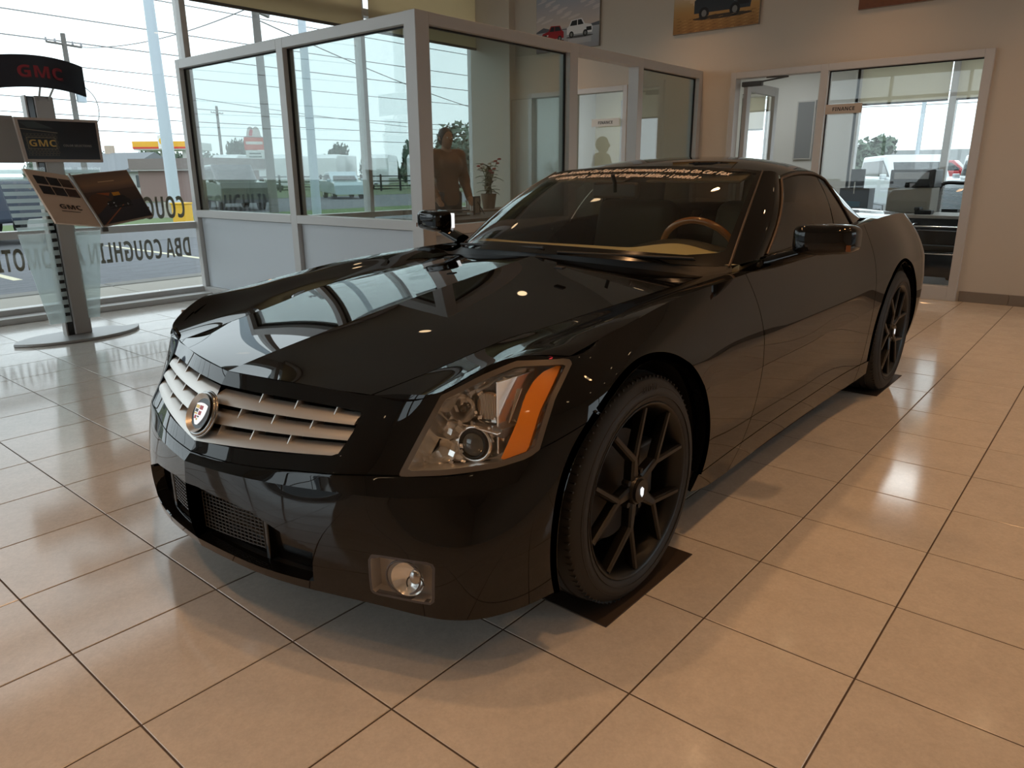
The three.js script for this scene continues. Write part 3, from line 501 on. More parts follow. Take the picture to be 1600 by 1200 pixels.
// ---------- fog lamps ----------
for (const s of [1, -1]) {
  const f = new THREE.Group(); f.name = 'fog_lamp'; car.add(f);
  const ring = clip(fgPatch, (p) => -FG(p[0], p[1]) - .006), glassF = clip(fgPatch, (p) => FG(p[0], p[1]) + .006);
  part(f, 'bezel', toGeo([ring, flange(ring, .015)], s), C.fogTrim);
  part(f, 'lens', toGeo(shift(glassF, -.003), s), C.clear);
  part(f, 'housing', toGeo([shift(glassF, .035, [-.2, 0, 1]), flange(glassF, .035, [-.2, 0, 1])], s), std(lin(.42, .39, .36), .45, .2));
  const q = new THREE.Quaternion().setFromUnitVectors(V(0, 0, 1), V(s * .38, .05, .92).normalize());
  const pts = []; for (let i = 0; i <= 12; i++) { const t = i / 12; pts.push(new THREE.Vector2(.005 + .038 * t, .02 * t * t)); }
  const bowl = new THREE.LatheGeometry(pts, 36).rotateX(Math.PI / 2).applyQuaternion(q).translate(s * .655, .277, S0 - .522);
  part(f, 'reflector', bowl, C.reflector);
  part(f, 'rim_ring', new THREE.TorusGeometry(.044, .0028, 8, 40).applyQuaternion(q).translate(s * .648, .277, S0 - .503), C.fogTrim);
  part(f, 'bulb_shield', new THREE.SphereGeometry(.019, 20, 12).scale(.8, 1, .5).applyQuaternion(q).translate(s * .678, .285, S0 - .515), C.wreath);
  part(f, 'bulb_ring', new THREE.TorusGeometry(.022, .002, 6, 30, 3.6).applyQuaternion(q).translate(s * .680, .268, S0 - .512), C.trim);
}
// ---------- wheels ----------
const nutG = new THREE.CylinderGeometry(.0085, .0085, .022, 6).rotateX(Math.PI / 2);
function wheel(s, d, c, r, w) {
  const g = new THREE.Group(); g.name = 'wheel'; g.position.set(s * d, r - .004, S0 - c); g.rotation.y = s > 0 ? Math.PI / 2 : -Math.PI / 2; car.add(g); // local z points outwards, z = 0 at the outer face
  const R = r, ri = .256, prof = [[ri - .006, -w + .02], [ri + .004, -w + .006], [ri + .03, -w], [R - .035, -w + .004], [R - .012, -w + .02], [R, -w + .05], [R + .001, -w / 2], [R, -.052], [R - .010, -.022], [R - .030, -.006], [ri + .035, .001], [ri + .012, -.003], [ri + .002, -.010], [ri - .006, -.022]];
  const sp = new THREE.CatmullRomCurve3(prof.map(([a, b]) => V(a, b, 0)), false, 'centripetal').getPoints(64).map((p) => new THREE.Vector2(p.x, p.y));
  part(g, 'tyre', new THREE.LatheGeometry(sp, 96).rotateX(Math.PI / 2), C.tyre);
  const gr = []; for (const z of [-.07, -.105, -.14]) gr.push(new THREE.TorusGeometry(R + .0012, .003, 4, 80).translate(0, 0, z));
  part(g, 'tread_groove', gr, C.inner);
  const blocks = []; for (let i = 0; i < 90; i++) { const a = i / 90 * Math.PI * 2, b = new THREE.BoxGeometry(.0045, .012, .03); b.translate(0, R - .0085, -.037); b.rotateZ(a); blocks.push(b); }
  part(g, 'shoulder_tread', blocks, C.tyre).userData.kind = 'stuff';
  const side = []; for (const rr of [ri + .022, R - .034]) side.push(new THREE.TorusGeometry(rr, .0016, 5, 90).translate(0, 0, rr > .3 ? -.004 : .0015));
  part(g, 'sidewall_ridge', side, C.tyre);
  const rimP = [[.236, -w + .03], [.226, -.09], [.222, -.05], [.238, -.026], [.245, -.014], [.252, -.008], [.257, -.004], [.260, -.006], [.262, -.014], [.256, -.024]].map(([a, b]) => new THREE.Vector2(a, b));
  part(g, 'rim', new THREE.LatheGeometry(rimP, 80).rotateX(Math.PI / 2), C.rim);
  // five Y-shaped spokes
  const bars = (x0, y0, x1, y1, w0, w1, z0, z1, th) => { const dx = x1 - x0, dy = y1 - y0, l = Math.hypot(dx, dy), nx = -dy / l, ny = dx / l; const P = [], I = []; const add = (x, y, z) => P.push(x, y, z);
    for (const [x, y, ww, z] of [[x0, y0, w0, z0], [x1, y1, w1, z1]]) { add(x + nx * ww, y + ny * ww, z - th); add(x + nx * ww, y + ny * ww, z - .006); add(x + nx * ww * .55, y + ny * ww * .55, z); add(x - nx * ww * .55, y - ny * ww * .55, z); add(x - nx * ww, y - ny * ww, z - .006); add(x - nx * ww, y - ny * ww, z - th); }
    for (let k = 0; k < 5; k++) I.push(k, k + 6, k + 1, k + 1, k + 6, k + 7); I.push(0, 1, 2, 0, 2, 3, 0, 3, 4, 0, 4, 5, 6, 8, 7, 6, 9, 8, 6, 10, 9, 6, 11, 10);
    const q = new THREE.BufferGeometry(); q.setAttribute('position', new THREE.Float32BufferAttribute(P, 3)); q.setIndex(I); const n = q.toNonIndexed(); n.computeVertexNormals(); return n; };
  for (let k = 0; k < 5; k++) {
    const a = Math.PI / 2 + .28 + k * Math.PI * .4, P = (r, b) => [Math.cos(b) * r, Math.sin(b) * r], n = P(.108, a), h = P(.030, a), e1 = P(.246, a + .33), e2 = P(.246, a - .33);
    part(g, 'spoke', [bars(...h, ...n, .021, .013, -.020, -.010, .03), bars(...n, ...e1, .0105, .0085, -.010, -.008, .03), bars(...n, ...e2, .0105, .0085, -.010, -.008, .03)], C.rim);
  }
  part(g, 'hub', [new THREE.CylinderGeometry(.040, .052, .03, 40).rotateX(Math.PI / 2).translate(0, 0, -.028), new THREE.CylinderGeometry(.034, .036, .012, 40).rotateX(Math.PI / 2).translate(0, 0, -.011)], C.rim);
  for (let k = 0; k < 5; k++) { const a = Math.PI / 2 + .28 + Math.PI / 5 + k * Math.PI * .4; part(g, 'wheel_nut', nutG, C.trim, [Math.cos(a) * .056, Math.sin(a) * .056, -.03]); }
  const cs = new THREE.Shape(); cs.moveTo(-.009, .010); cs.lineTo(0, .014); cs.lineTo(.009, .006); cs.lineTo(.007, -.012); cs.lineTo(0, -.017); cs.lineTo(-.008, -.006);
  part(g, 'cap_crest', new THREE.ExtrudeGeometry(cs, { depth: .0015, bevelEnabled: false }), C.silver, [0, 0, -.0045]);
  part(g, 'brake_disc', new THREE.CylinderGeometry(.165, .165, .02, 48).rotateX(Math.PI / 2), C.disc, [0, 0, -.105]);
  part(g, 'brake_caliper', rbx(-.06, -.09, -.02, .035, .09, .03, .012, 2), C.caliper, [s > 0 ? .135 : -.135, .01, -.095]);
  if (s > 0 && c < 2) { const tg = textGeo('STONE', .019, .0012, 1); const bb = tg.boundingBox, wx = bb.max.x, P = tg.attributes.position; for (let i = 0; i < P.count; i++) { const a = Math.PI / 2 - .05 - (P.getX(i) - wx / 2) / .302, rr = .296 + P.getY(i); P.setXYZ(i, Math.cos(a) * rr, Math.sin(a) * rr, P.getZ(i) - .0012); } tg.computeVertexNormals(); part(g, 'sidewall_lettering', tg, std(lin(.008, .007, .006), .6)); }
}
for (const s of [1, -1]) { wheel(s, .902, 1.185, .336, .235); wheel(s, .912, 3.93, .342, .25); }
// ---------- mirrors ----------
for (const s of [1, -1]) {
  const m = new THREE.Group(); m.name = 'door_mirror'; car.add(m);
  const pts = []; const g = new THREE.SphereGeometry(1, 40, 28), P = g.attributes.position;
  for (let i = 0; i < P.count; i++) { let x = P.getX(i), y = P.getY(i), z = P.getZ(i); const se = (v, e) => Math.sign(v) * Math.pow(Math.abs(v), e); x = se(x, .42); y = se(y, .42); z = z > 0 ? se(z, .75) : se(z, .3); const w = 1 - .12 * (x * .5 + .5) * 1; P.setXYZ(i, x * .105, y * .056 * w + (x > 0 ? .004 : 0), z * .062 - x * .018); }
  g.computeVertexNormals();
  if (s < 0) g.scale(-1, 1, 1); const gg = s < 0 ? (() => { const q = g.toNonIndexed(); const A = q.attributes.position.array; for (let i = 0; i < A.length; i += 9) for (let c = 0; c < 3; c++) { const t = A[i + c]; A[i + c] = A[i + 3 + c]; A[i + 3 + c] = t; } q.computeVertexNormals(); return mergeVertices(q); })() : g;
  part(m, 'mirror_shell', gg, C.paint, loc(s * 1.003, .966, 2.235));
  part(m, 'mirror_glass', rbx(-.09, -.038, -.004, .09, .038, .004, .003, 1), C.chrome, loc(s * 1.003, .966, 2.298));
  const st = new THREE.Shape(); st.moveTo(0, 0); st.lineTo(.17, .055); st.lineTo(.17, .10); st.lineTo(.03, .055); st.lineTo(-.02, .05);
  part(m, 'mirror_arm', rbxTaper(s), C.paint);
  part(m, 'turn_signal', rbx(-.008, -.012, -.002, .008, .010, .002, .002, 1), C.amberDark, loc(s * 1.092, .945, 2.196), [0, s * .5, 0]);
}
function rbxTaper(s) { const g = gridPatch((u, v) => { const a = v * Math.PI * 2, x = .80 + u * .20, y = .872 + u * .07, z = 2.245; return [x, y + Math.sin(a) * (.030 - .008 * u), z + Math.cos(a) * (.05 - .015 * u)]; }, 10, 16); return toGeo(faceOut(g, [.9, .9, 2.245]), s); }
// ---------- cowl, wipers, hood jets ----------
both('cowl', (() => faceOut(gridPatch((u, v) => { const h = u < .74 ? hood(1, u / .74 * .99) : wingTop(1, (u - .74) / .26 * .6), w0 = wsBase(u), k = .02; return [h[0] + (w0[0] - h[0]) * v, h[1] - k * Math.sin(Math.PI * v) - .004 * (1 - v) + (w0[1] - h[1] + .006) * v, h[2] + (w0[2] + .012 - h[2]) * v]; }, 40, 6), [0, 0, 1.9]))(), C.trim);
for (const [d0, s0, y0, d1, s1, y1] of [[.10, 1.845, .905, .62, 1.985, .897], [-.52, 1.94, .897, .02, 1.86, .912]]) { part(car, 'wiper', [bar(loc(d0, y0 - .004, s0), loc(d1, y1, s1), .006, 6), bar(loc(d0 + .05, y0 - .008, s0 + .015), loc(d1, y1 - .006, s1 + .014), .004, 6)], C.trim); }
for (const s of [1, -1]) part(car, 'washer_jet', rbx(-.02, 0, -.012, .02, .008, .012, .003, 1), C.trim, loc(s * .28, .872, 1.62), [.1, 0, 0]);
// ---------- cabin ----------
const dash = faceOut(gridPatch((u, v) => { const w0 = wsBase(Math.min(Math.abs(u), 1)), b = 2.46 + .05 * Math.cos(u * 3), e = Math.exp(-(((u - .52) / .22) ** 2)) * .035; return [u * .72, .866 + Math.sin(v * Math.PI * .6) * (.040 + e) - v * v * .05, w0[2] + .03 + (b - w0[2]) * v]; }, 50, 18, -1, 1), [0, 0, 2.2]);
part(car, 'dashboard', toGeo([dash, flange(dash, .25, [0, -1, .1])]), C.beige);
part(car, 'instrument_hood', toGeo(faceOut(gridPatch((u, v) => [.37 + u * .20, .895 + Math.sin(v * Math.PI) * .035 * (1 - u * u), 2.30 + v * .13], 20, 10, -1, 1), [.37, .6, 2.36])), C.trim);
{ const sw = new THREE.Group(); sw.name = 'steering_wheel'; sw.position.set(...loc(.385, .835, 2.52)); sw.rotation.x = .42; car.add(sw);
  part(sw, 'rim', new THREE.TorusGeometry(.185, .0155, 12, 60), C.wood); part(sw, 'boss', new THREE.SphereGeometry(.07, 20, 12).scale(1, .8, .45), C.seat); part(sw, 'arm', [rbx(-.18, -.02, -.01, .18, .02, .01, .006, 1), rbx(-.018, -.18, -.01, .018, 0, .01, .006, 1)], C.seat); }
for (const s of [1, -1]) { const st = new THREE.Group(); st.name = 'seat'; st.position.set(...loc(s * .37, .25, 3.0)); car.add(st);
  part(st, 'cushion', new RoundedBoxGeometry(.52, .2, .55, 4, .07), C.seat, [0, .2, .1]); part(st, 'backrest', new RoundedBoxGeometry(.50, .62, .16, 4, .07), C.seat, [0, .5, -.2], [-.25, 0, 0]); part(st, 'headrest', new RoundedBoxGeometry(.27, .19, .10, 4, .045), C.seat, [0, .84, -.29], [-.2, 0, 0]); }
part(car, 'cabin_floor', bx(-.72, .25, S0 - 2.0, .72, .3, S0 - 3.5), C.inner);
part(car, 'rear_bulkhead', bx(-.62, .3, S0 - 3.4, .62, .93, S0 - 3.46), C.seat);
{ const rv = new THREE.Group(); rv.name = 'rear_view_mirror'; rv.position.set(...loc(.0, 1.125, 2.42)); car.add(rv); part(rv, 'mirror_case', new RoundedBoxGeometry(.24, .07, .035, 3, .015), C.trim); part(rv, 'mirror_stalk', bar([0, .02, 0], [0, .07, .03], .009), C.trim); }
part(car, 'sun_visor', [rbx(-.52, 0, -.004, -.06, .012, .12, .005, 1), rbx(.06, 0, -.004, .52, .012, .12, .005, 1)], C.seat, loc(0, 1.185, 2.70), [.25, 0, 0]);
// lettering across the top of the windscreen
{
  const lines = [['Clean No Accident Car Fax And Documented Service On Car Fax', -.535, .462, .912], ['\u2022 Loaded \u202233, 280 Actual Original Miles \u2022 Loaded \u2022', -.42, .365, .828]];
  for (const [str, d0, d1, v0] of lines) {
    const g = textGeo(str, 1, .01); const bb = g.boundingBox, W = bb.max.x - bb.min.x, P = g.attributes.position, k = (d1 - d0) / W;
    for (let i = 0; i < P.count; i++) {
      const y = P.getY(i), x = d0 + (P.getX(i) - bb.min.x + y * .22) * k, v = v0 - .038 * (x / .5) ** 2 + y * .047, u0 = Math.abs(x);
      let u = u0 / .6; for (let q = 0; q < 6; q++) { const e = wscreen(Math.min(u, 1.1), v)[0] - u0; u -= e / .6; }
      const p = wscreen(u, v); P.setXYZ(i, x, p[1] + .004 + P.getZ(i) * .1, S0 - p[2] + .003);
    }
    g.computeVertexNormals(); part(car, 'windscreen_lettering', g, std(lin(.92, .78, .66), .6));
  }
}
// floor mats under the wheels
for (const [x0, x1, z0, z1, l] of [[.48, .918, -.985, -1.50, 'dark brown rubber mat under the front tyre by the amber lamp'], [-.918, -.48, -.985, -1.50, 'dark brown rubber mat under the front tyre on the window side'], [.50, .905, -3.74, -4.29, 'dark brown rubber mat under the rear tyre by the aisle'], [-.905, -.50, -3.74, -4.29, 'dark brown rubber mat under the rear tyre on the window side']])
  tagged('floor_mat', l, 'mat', rbx(.5 + x0, .0002, z0, .5 + x1, .004, z1, .0015, 1), std(lin(.035, .022, .014), .6), undefined, undefined, 'rubber mats under the tyres');

// raised lips round the wheel arches
for (const [src, c] of [[[lowA, wing], FA], [[quarter], RA]]) {
  const m = { v: [], i: [] };
  for (const p of src) for (const [a, b] of edges(p)) {
    const A = p.v[a], B = p.v[b], rs = c === FA ? [.408, .375] : [.405, .378]; if (Math.abs(arch(A, c, ...rs)) > .004 || Math.abs(arch(B, c, ...rs)) > .004) continue;
    const ring = (q) => { let r = [0, q[1] - c[1], q[2] - c[0]]; const dn = r[1] * q[4] + r[2] * q[5]; r = [r[0] - dn * q[3], r[1] - dn * q[4], r[2] - dn * q[5]]; const l = Math.hypot(...r); r = r.map((x) => x / l); const n = [q[3], q[4], q[5]], at = (k, h) => [0, 1, 2].map((i) => q[i] + r[i] * k + n[i] * h); return [[at(-.001, -.006), r.map((x) => -x)], [at(.001, .005), n.map((x, i) => x * .7 - r[i] * .7)], [at(.008, .006), n], [at(.020, -.0005), n.map((x, i) => x * .8 + r[i] * .6)]]; };
    const ra = ring(A), rb = ring(B), o = m.v.length; for (const [q, n] of [...ra, ...rb]) m.v.push([...q, ...n, 0, 0]);
    for (let k = 0; k < 3; k++) m.i.push(o + k, o + k + 1, o + k + 5, o + k, o + k + 5, o + k + 4);
  }
  both('arch_lip', m, C.paint);
}

// seals round the side glass
both('window_seal', (() => { const path = []; for (let i = 0; i <= 14; i++) path.push([.008, .04 + i / 14 * .90]); for (let i = 1; i <= 30; i++) path.push([i / 30 * .64, .955]); for (let i = 1; i <= 12; i++) { const v = .955 - i / 12 * .93; path.push([.80 - .16 * v, v]); }
  const pts = path.map(([u, v]) => { const p = sideGlass(u, v); return V(p[0] + .004, p[1] + .002, p[2]); }), cv = new THREE.CatmullRomCurve3(pts, false, 'centripetal'), fr = cv.computeFrenetFrames(120, false), q = cv.getSpacedPoints(120);
  return gridPatch((u, v) => { const i = Math.round(u * 120), a = v * Math.PI * 2, n = fr.normals[i], b = fr.binormals[i], c = q[i], r = .0055; return [c.x + r * (Math.cos(a) * n.x + Math.sin(a) * b.x), c.y + r * (Math.cos(a) * n.y + Math.sin(a) * b.y), c.z + r * (Math.cos(a) * n.z + Math.sin(a) * b.z)]; }, 120, 8); })(), C.strip);
// ---------- recessed ceiling lamps ----------
{
  const trim = new THREE.LatheGeometry([[.075, 0], [.098, 0], [.100, -.006], [.094, -.010], [.075, -.004]].map(([a, b]) => new THREE.Vector2(a, b)), 28);
  const lens = new THREE.CylinderGeometry(.074, .074, .006, 28), trimM = std(lin(.6, .58, .55), .5);
  const glow = new THREE.MeshStandardMaterial({ color: lin(.1, .1, .1), emissive: lin(1, .70, .40), emissiveIntensity: 5, roughness: .5 });
  let n = 0;
  for (const z of [-6.57, -4.5, -2.6, -.7, 1.2, 3.1, 5.0]) for (const x of [-3.6, -1.7, .2, 2.05, 3.9, 5.75]) {
    if (x < 0 && z > -3) continue;
    const side = x < -1 ? 'above the glazed corner office' : x < 1 ? 'over the black car' : x < 3 ? 'over the open aisle' : 'by the far glazed wall';
    const t = thing('ceiling_lamp', 'round recessed warm ceiling lamp ' + side, 'ceiling lamp', [x, CEIL, z], 0, 'recessed lamps ' + side);
    part(t, 'trim_ring', trim, trimM); part(t, 'lens', lens, glow, [0, -.003, 0]);
    const l = new THREE.SpotLight(LAMP_COLOR, LAMP_POWER, 0, .86, .75, 2); l.name = 'ceiling_lamp_beam'; l.position.set(0, -.02, 0); l.castShadow = true; l.shadow.radius = 3; l.target.position.set(0, -3, 0); t.add(l, l.target); n++;
  }
}
// ---------- posters high on the back wall ----------
function vehiclePrint(x, cx, cy, w, col, dark, face) { // a sport-utility seen three-quarter, drawn for the prints
  const h = w * .5, f = face; x.save(); x.translate(cx, cy); x.scale(f, 1);
  x.fillStyle = dark; x.beginPath(); x.ellipse(0, h * .05, w * .52, h * .07, 0, 0, 7); x.fill();
  x.fillStyle = col; x.beginPath(); x.moveTo(-w * .5, -h * .12); x.lineTo(-w * .5, -h * .52); x.lineTo(-w * .42, -h * .62); x.lineTo(-w * .33, -h * .95); x.lineTo(w * .08, -h); x.lineTo(w * .2, -h * .66); x.lineTo(w * .45, -h * .56); x.lineTo(w * .5, -h * .4); x.lineTo(w * .48, -h * .1); x.closePath(); x.fill();
  x.fillStyle = '#1a1d22'; x.beginPath(); x.moveTo(-w * .38, -h * .62); x.lineTo(-w * .30, -h * .9); x.lineTo(-w * .10, -h * .93); x.lineTo(-w * .10, -h * .62); x.fill(); x.beginPath(); x.moveTo(-w * .07, -h * .62); x.lineTo(-w * .07, -h * .93); x.lineTo(w * .06, -h * .93); x.lineTo(w * .15, -h * .64); x.fill();
  x.fillStyle = '#15161a'; x.fillRect(w * .26, -h * .44, w * .2, h * .22); x.fillStyle = '#dfe3e6'; x.fillRect(w * .2, -h * .44, w * .06, h * .08); x.fillRect(w * .45, -h * .42, w * .04, h * .07);
  for (const q of [-.32, .22]) { x.fillStyle = '#0d0d0f'; x.beginPath(); x.ellipse(w * q, -h * .1, w * .09, h * .2, 0, 0, 7); x.fill(); x.fillStyle = '#777'; x.beginPath(); x.ellipse(w * q, -h * .1, w * .045, h * .11, 0, 0, 7); x.fill(); }
  x.restore();
}
const prints = [
  [-3.94, -2.98, 'blue-skied print of a red and a white sport-utility on a wet flat', (x, w, h) => { let g = x.createLinearGradient(0, 0, 0, h); g.addColorStop(0, '#8fa3b8'); g.addColorStop(.35, '#b7b3b8'); g.addColorStop(.62, '#cfc0b6'); g.addColorStop(.7, '#a8adb4'); g.addColorStop(1, '#8d8d92'); x.fillStyle = g; x.fillRect(0, 0, w, h);
    x.fillStyle = 'rgba(230,220,215,.5)'; for (let i = 0; i < 24; i++) { x.beginPath(); x.ellipse((i * 97) % w, h * .12 + (i * 53) % (h * .4), 50 + (i * 31) % 60, 9 + i % 9, -.2, 0, 7); x.fill(); }
    x.fillStyle = '#5d6068'; x.beginPath(); x.moveTo(0, h * .66); x.lineTo(w * .12, h * .60); x.lineTo(w * .3, h * .665); x.lineTo(w * .8, h * .66); x.lineTo(w, h * .62); x.lineTo(w, h * .68); x.lineTo(0, h * .68); x.fill();
    vehiclePrint(x, w * .27, h * .83, w * .36, '#9c1220', '#4a2228', -1); vehiclePrint(x, w * .70, h * .80, w * .40, '#e9e9ea', '#4c4a4c', 1);
    x.fillStyle = 'rgba(60,50,55,.35)'; x.fillRect(w * .1, h * .87, w * .34, h * .06); x.fillStyle = 'rgba(240,240,240,.25)'; x.fillRect(w * .52, h * .84, w * .36, h * .08); }],
  [-2.0, -1.015, 'sandy print of a dark pickup truck throwing dust on tan ground', (x, w, h) => { let g = x.createLinearGradient(0, 0, 0, h); g.addColorStop(0, '#b9b6b2'); g.addColorStop(.5, '#cbb696'); g.addColorStop(.72, '#b98f52'); g.addColorStop(1, '#8f6630'); x.fillStyle = g; x.fillRect(0, 0, w, h);
    x.fillStyle = 'rgba(222,200,165,.6)'; for (let i = 0; i < 26; i++) { x.beginPath(); x.ellipse(w * .1 + (i * 61) % (w * .5), h * .35 + (i * 37) % (h * .35), 40 + (i * 17) % 40, 24, 0, 0, 7); x.fill(); }
    vehiclePrint(x, w * .58, h * .80, w * .66, '#2b3038', '#3a2a18', 1);
    for (let i = 0; i < 260; i++) { x.fillStyle = i % 2 ? 'rgba(90,58,22,.35)' : 'rgba(214,170,104,.4)'; x.fillRect((i * 73) % w, h * .78 + (i * 29) % (h * .22), 20 + (i * 7) % 30, 4); } }],
  [-.045, .93, 'brown print of a bronze vehicle on red desert ground', (x, w, h) => { let g = x.createLinearGradient(0, 0, 0, h); g.addColorStop(0, '#c2a890'); g.addColorStop(.6, '#8a5c3c'); g.addColorStop(1, '#6b4026'); x.fillStyle = g; x.fillRect(0, 0, w, h); vehiclePrint(x, w * .5, h * .75, w * .6, '#70492c', '#3a2114', -1); for (let i = 0; i < 120; i++) { x.fillStyle = 'rgba(60,30,12,.3)'; x.fillRect((i * 73) % w, h * .8 + (i * 29) % (h * .2), 30, 4); } }],
];
for (const [x0, x1, label, draw] of prints) {
  const t = thing('wall_print', label, 'poster', [(x0 + x1) / 2, 2.67, ZB + .02], 0), w = x1 - x0;
  part(t, 'canvas_edge', rbx(-w / 2, 0, -.018, w / 2, .72, .012, .002, 1), std(lin(.25, .23, .2), .7));
  part(t, 'print', new THREE.PlaneGeometry(w - .006, .714).translate(0, .36, .0128), std(0xffffff, .55, 0, { map: canvasTex(1024, 768, draw) }));
}
// ---------- small signs on the glass ----------
for (const [x, y, w, label] of [[-2.845, 1.79, .40, 'white FINANCE sign on the glass seen through the office doorway'], [-.07, 1.79, .345, 'beige FINANCE sign projecting by the open finance door']]) {
  const t = thing('office_sign', label, 'sign', [x, y, ZB + .05]);
  part(t, 'plate', rbx(-w / 2, -.045, 0, w / 2, .045, .010, .002, 1), std(x < -1 ? lin(.75, .75, .72) : lin(.52, .46, .40), .5));
  const g = textGeo('FINANCE', .034, .001, 1.05); g.translate(-(g.boundingBox.max.x) / 2, -.017, .0102); part(t, 'lettering', g, std(lin(.03, .03, .03), .6));
}
{ // door closer at the top of the open doorway
  const t = thing('door_closer', 'dark door closer arm under the frame of the open office doorway', 'door closer', [-1.1, 2.06, ZB - .09]);
  part(t, 'body', rbx(-.09, .02, -.03, .13, .07, .03, .008, 1), M.aluDark); part(t, 'arm', [bar([.10, .06, 0], [.42, .085, .05], .008), bar([.42, .085, .05], [.2, .09, .08], .008)], M.aluDark);
}
{ // door folded back inside the doorway
  const d = struct('door_1'); const x = U2[0] + .075;
  part(d, 'stile', rbx(x, .01, ZB - .14, x + .045, 2.14, ZB - .24, .003, 1), M.alu); part(d, 'stile', rbx(x, .01, ZB - .93, x + .045, 2.14, ZB - 1.03, .003, 1), M.alu);
  part(d, 'rail', rbx(x, 2.04, ZB - .24, x + .045, 2.14, ZB - .93, .003, 1), M.alu); part(d, 'rail', rbx(x, .01, ZB - .24, x + .045, .24, ZB - .93, .003, 1), M.alu); part(d, 'pane', bx(x + .018, .24, ZB - .24, x + .026, 2.04, ZB - .93), M.glass);
}
// ---------- display stand by the window ----------
function quadPanel(p, th) { // p00 p10 p11 p01 (bottom left, bottom right, top right, top left), thickness to the back
  const [a, b, c, d] = p.map((q) => V(...q)), n = b.clone().sub(a).cross(d.clone().sub(a)).normalize(), k = n.clone().multiplyScalar(-th), P = [], U = [], I = [];
  const quad = (q, uv) => { const o = P.length / 3; q.forEach((v, i) => { P.push(v.x, v.y, v.z); U.push(...uv[i]); }); I.push(o, o + 1, o + 2, o, o + 2, o + 3); }, uv = [[0, 0], [1, 0], [1, 1], [0, 1]], z = [[0, 0], [0, 0], [0, 0], [0, 0]], s = (v) => v.clone().add(k);
  quad([a, b, c, d], uv); quad([s(b), s(a), s(d), s(c)], z); quad([a, s(a), s(b), b], z); quad([b, s(b), s(c), c], z); quad([c, s(c), s(d), d], z); quad([d, s(d), s(a), a], z);
  const g = new THREE.BufferGeometry(); g.setAttribute('position', new THREE.Float32BufferAttribute(P, 3)); g.setAttribute('uv', new THREE.Float32BufferAttribute(U, 2)); g.setIndex(I); const q = g.toNonIndexed(); q.computeVertexNormals(); return q;
}
const inQuad = (p, u, v, lift = 0) => { const [a, b, c, d] = p.map((q) => V(...q)), n = b.clone().sub(a).cross(d.clone().sub(a)).normalize(); const l = a.clone().lerp(b, u), m = d.clone().lerp(c, u); return l.lerp(m, v).addScaledVector(n, lift).toArray(); };
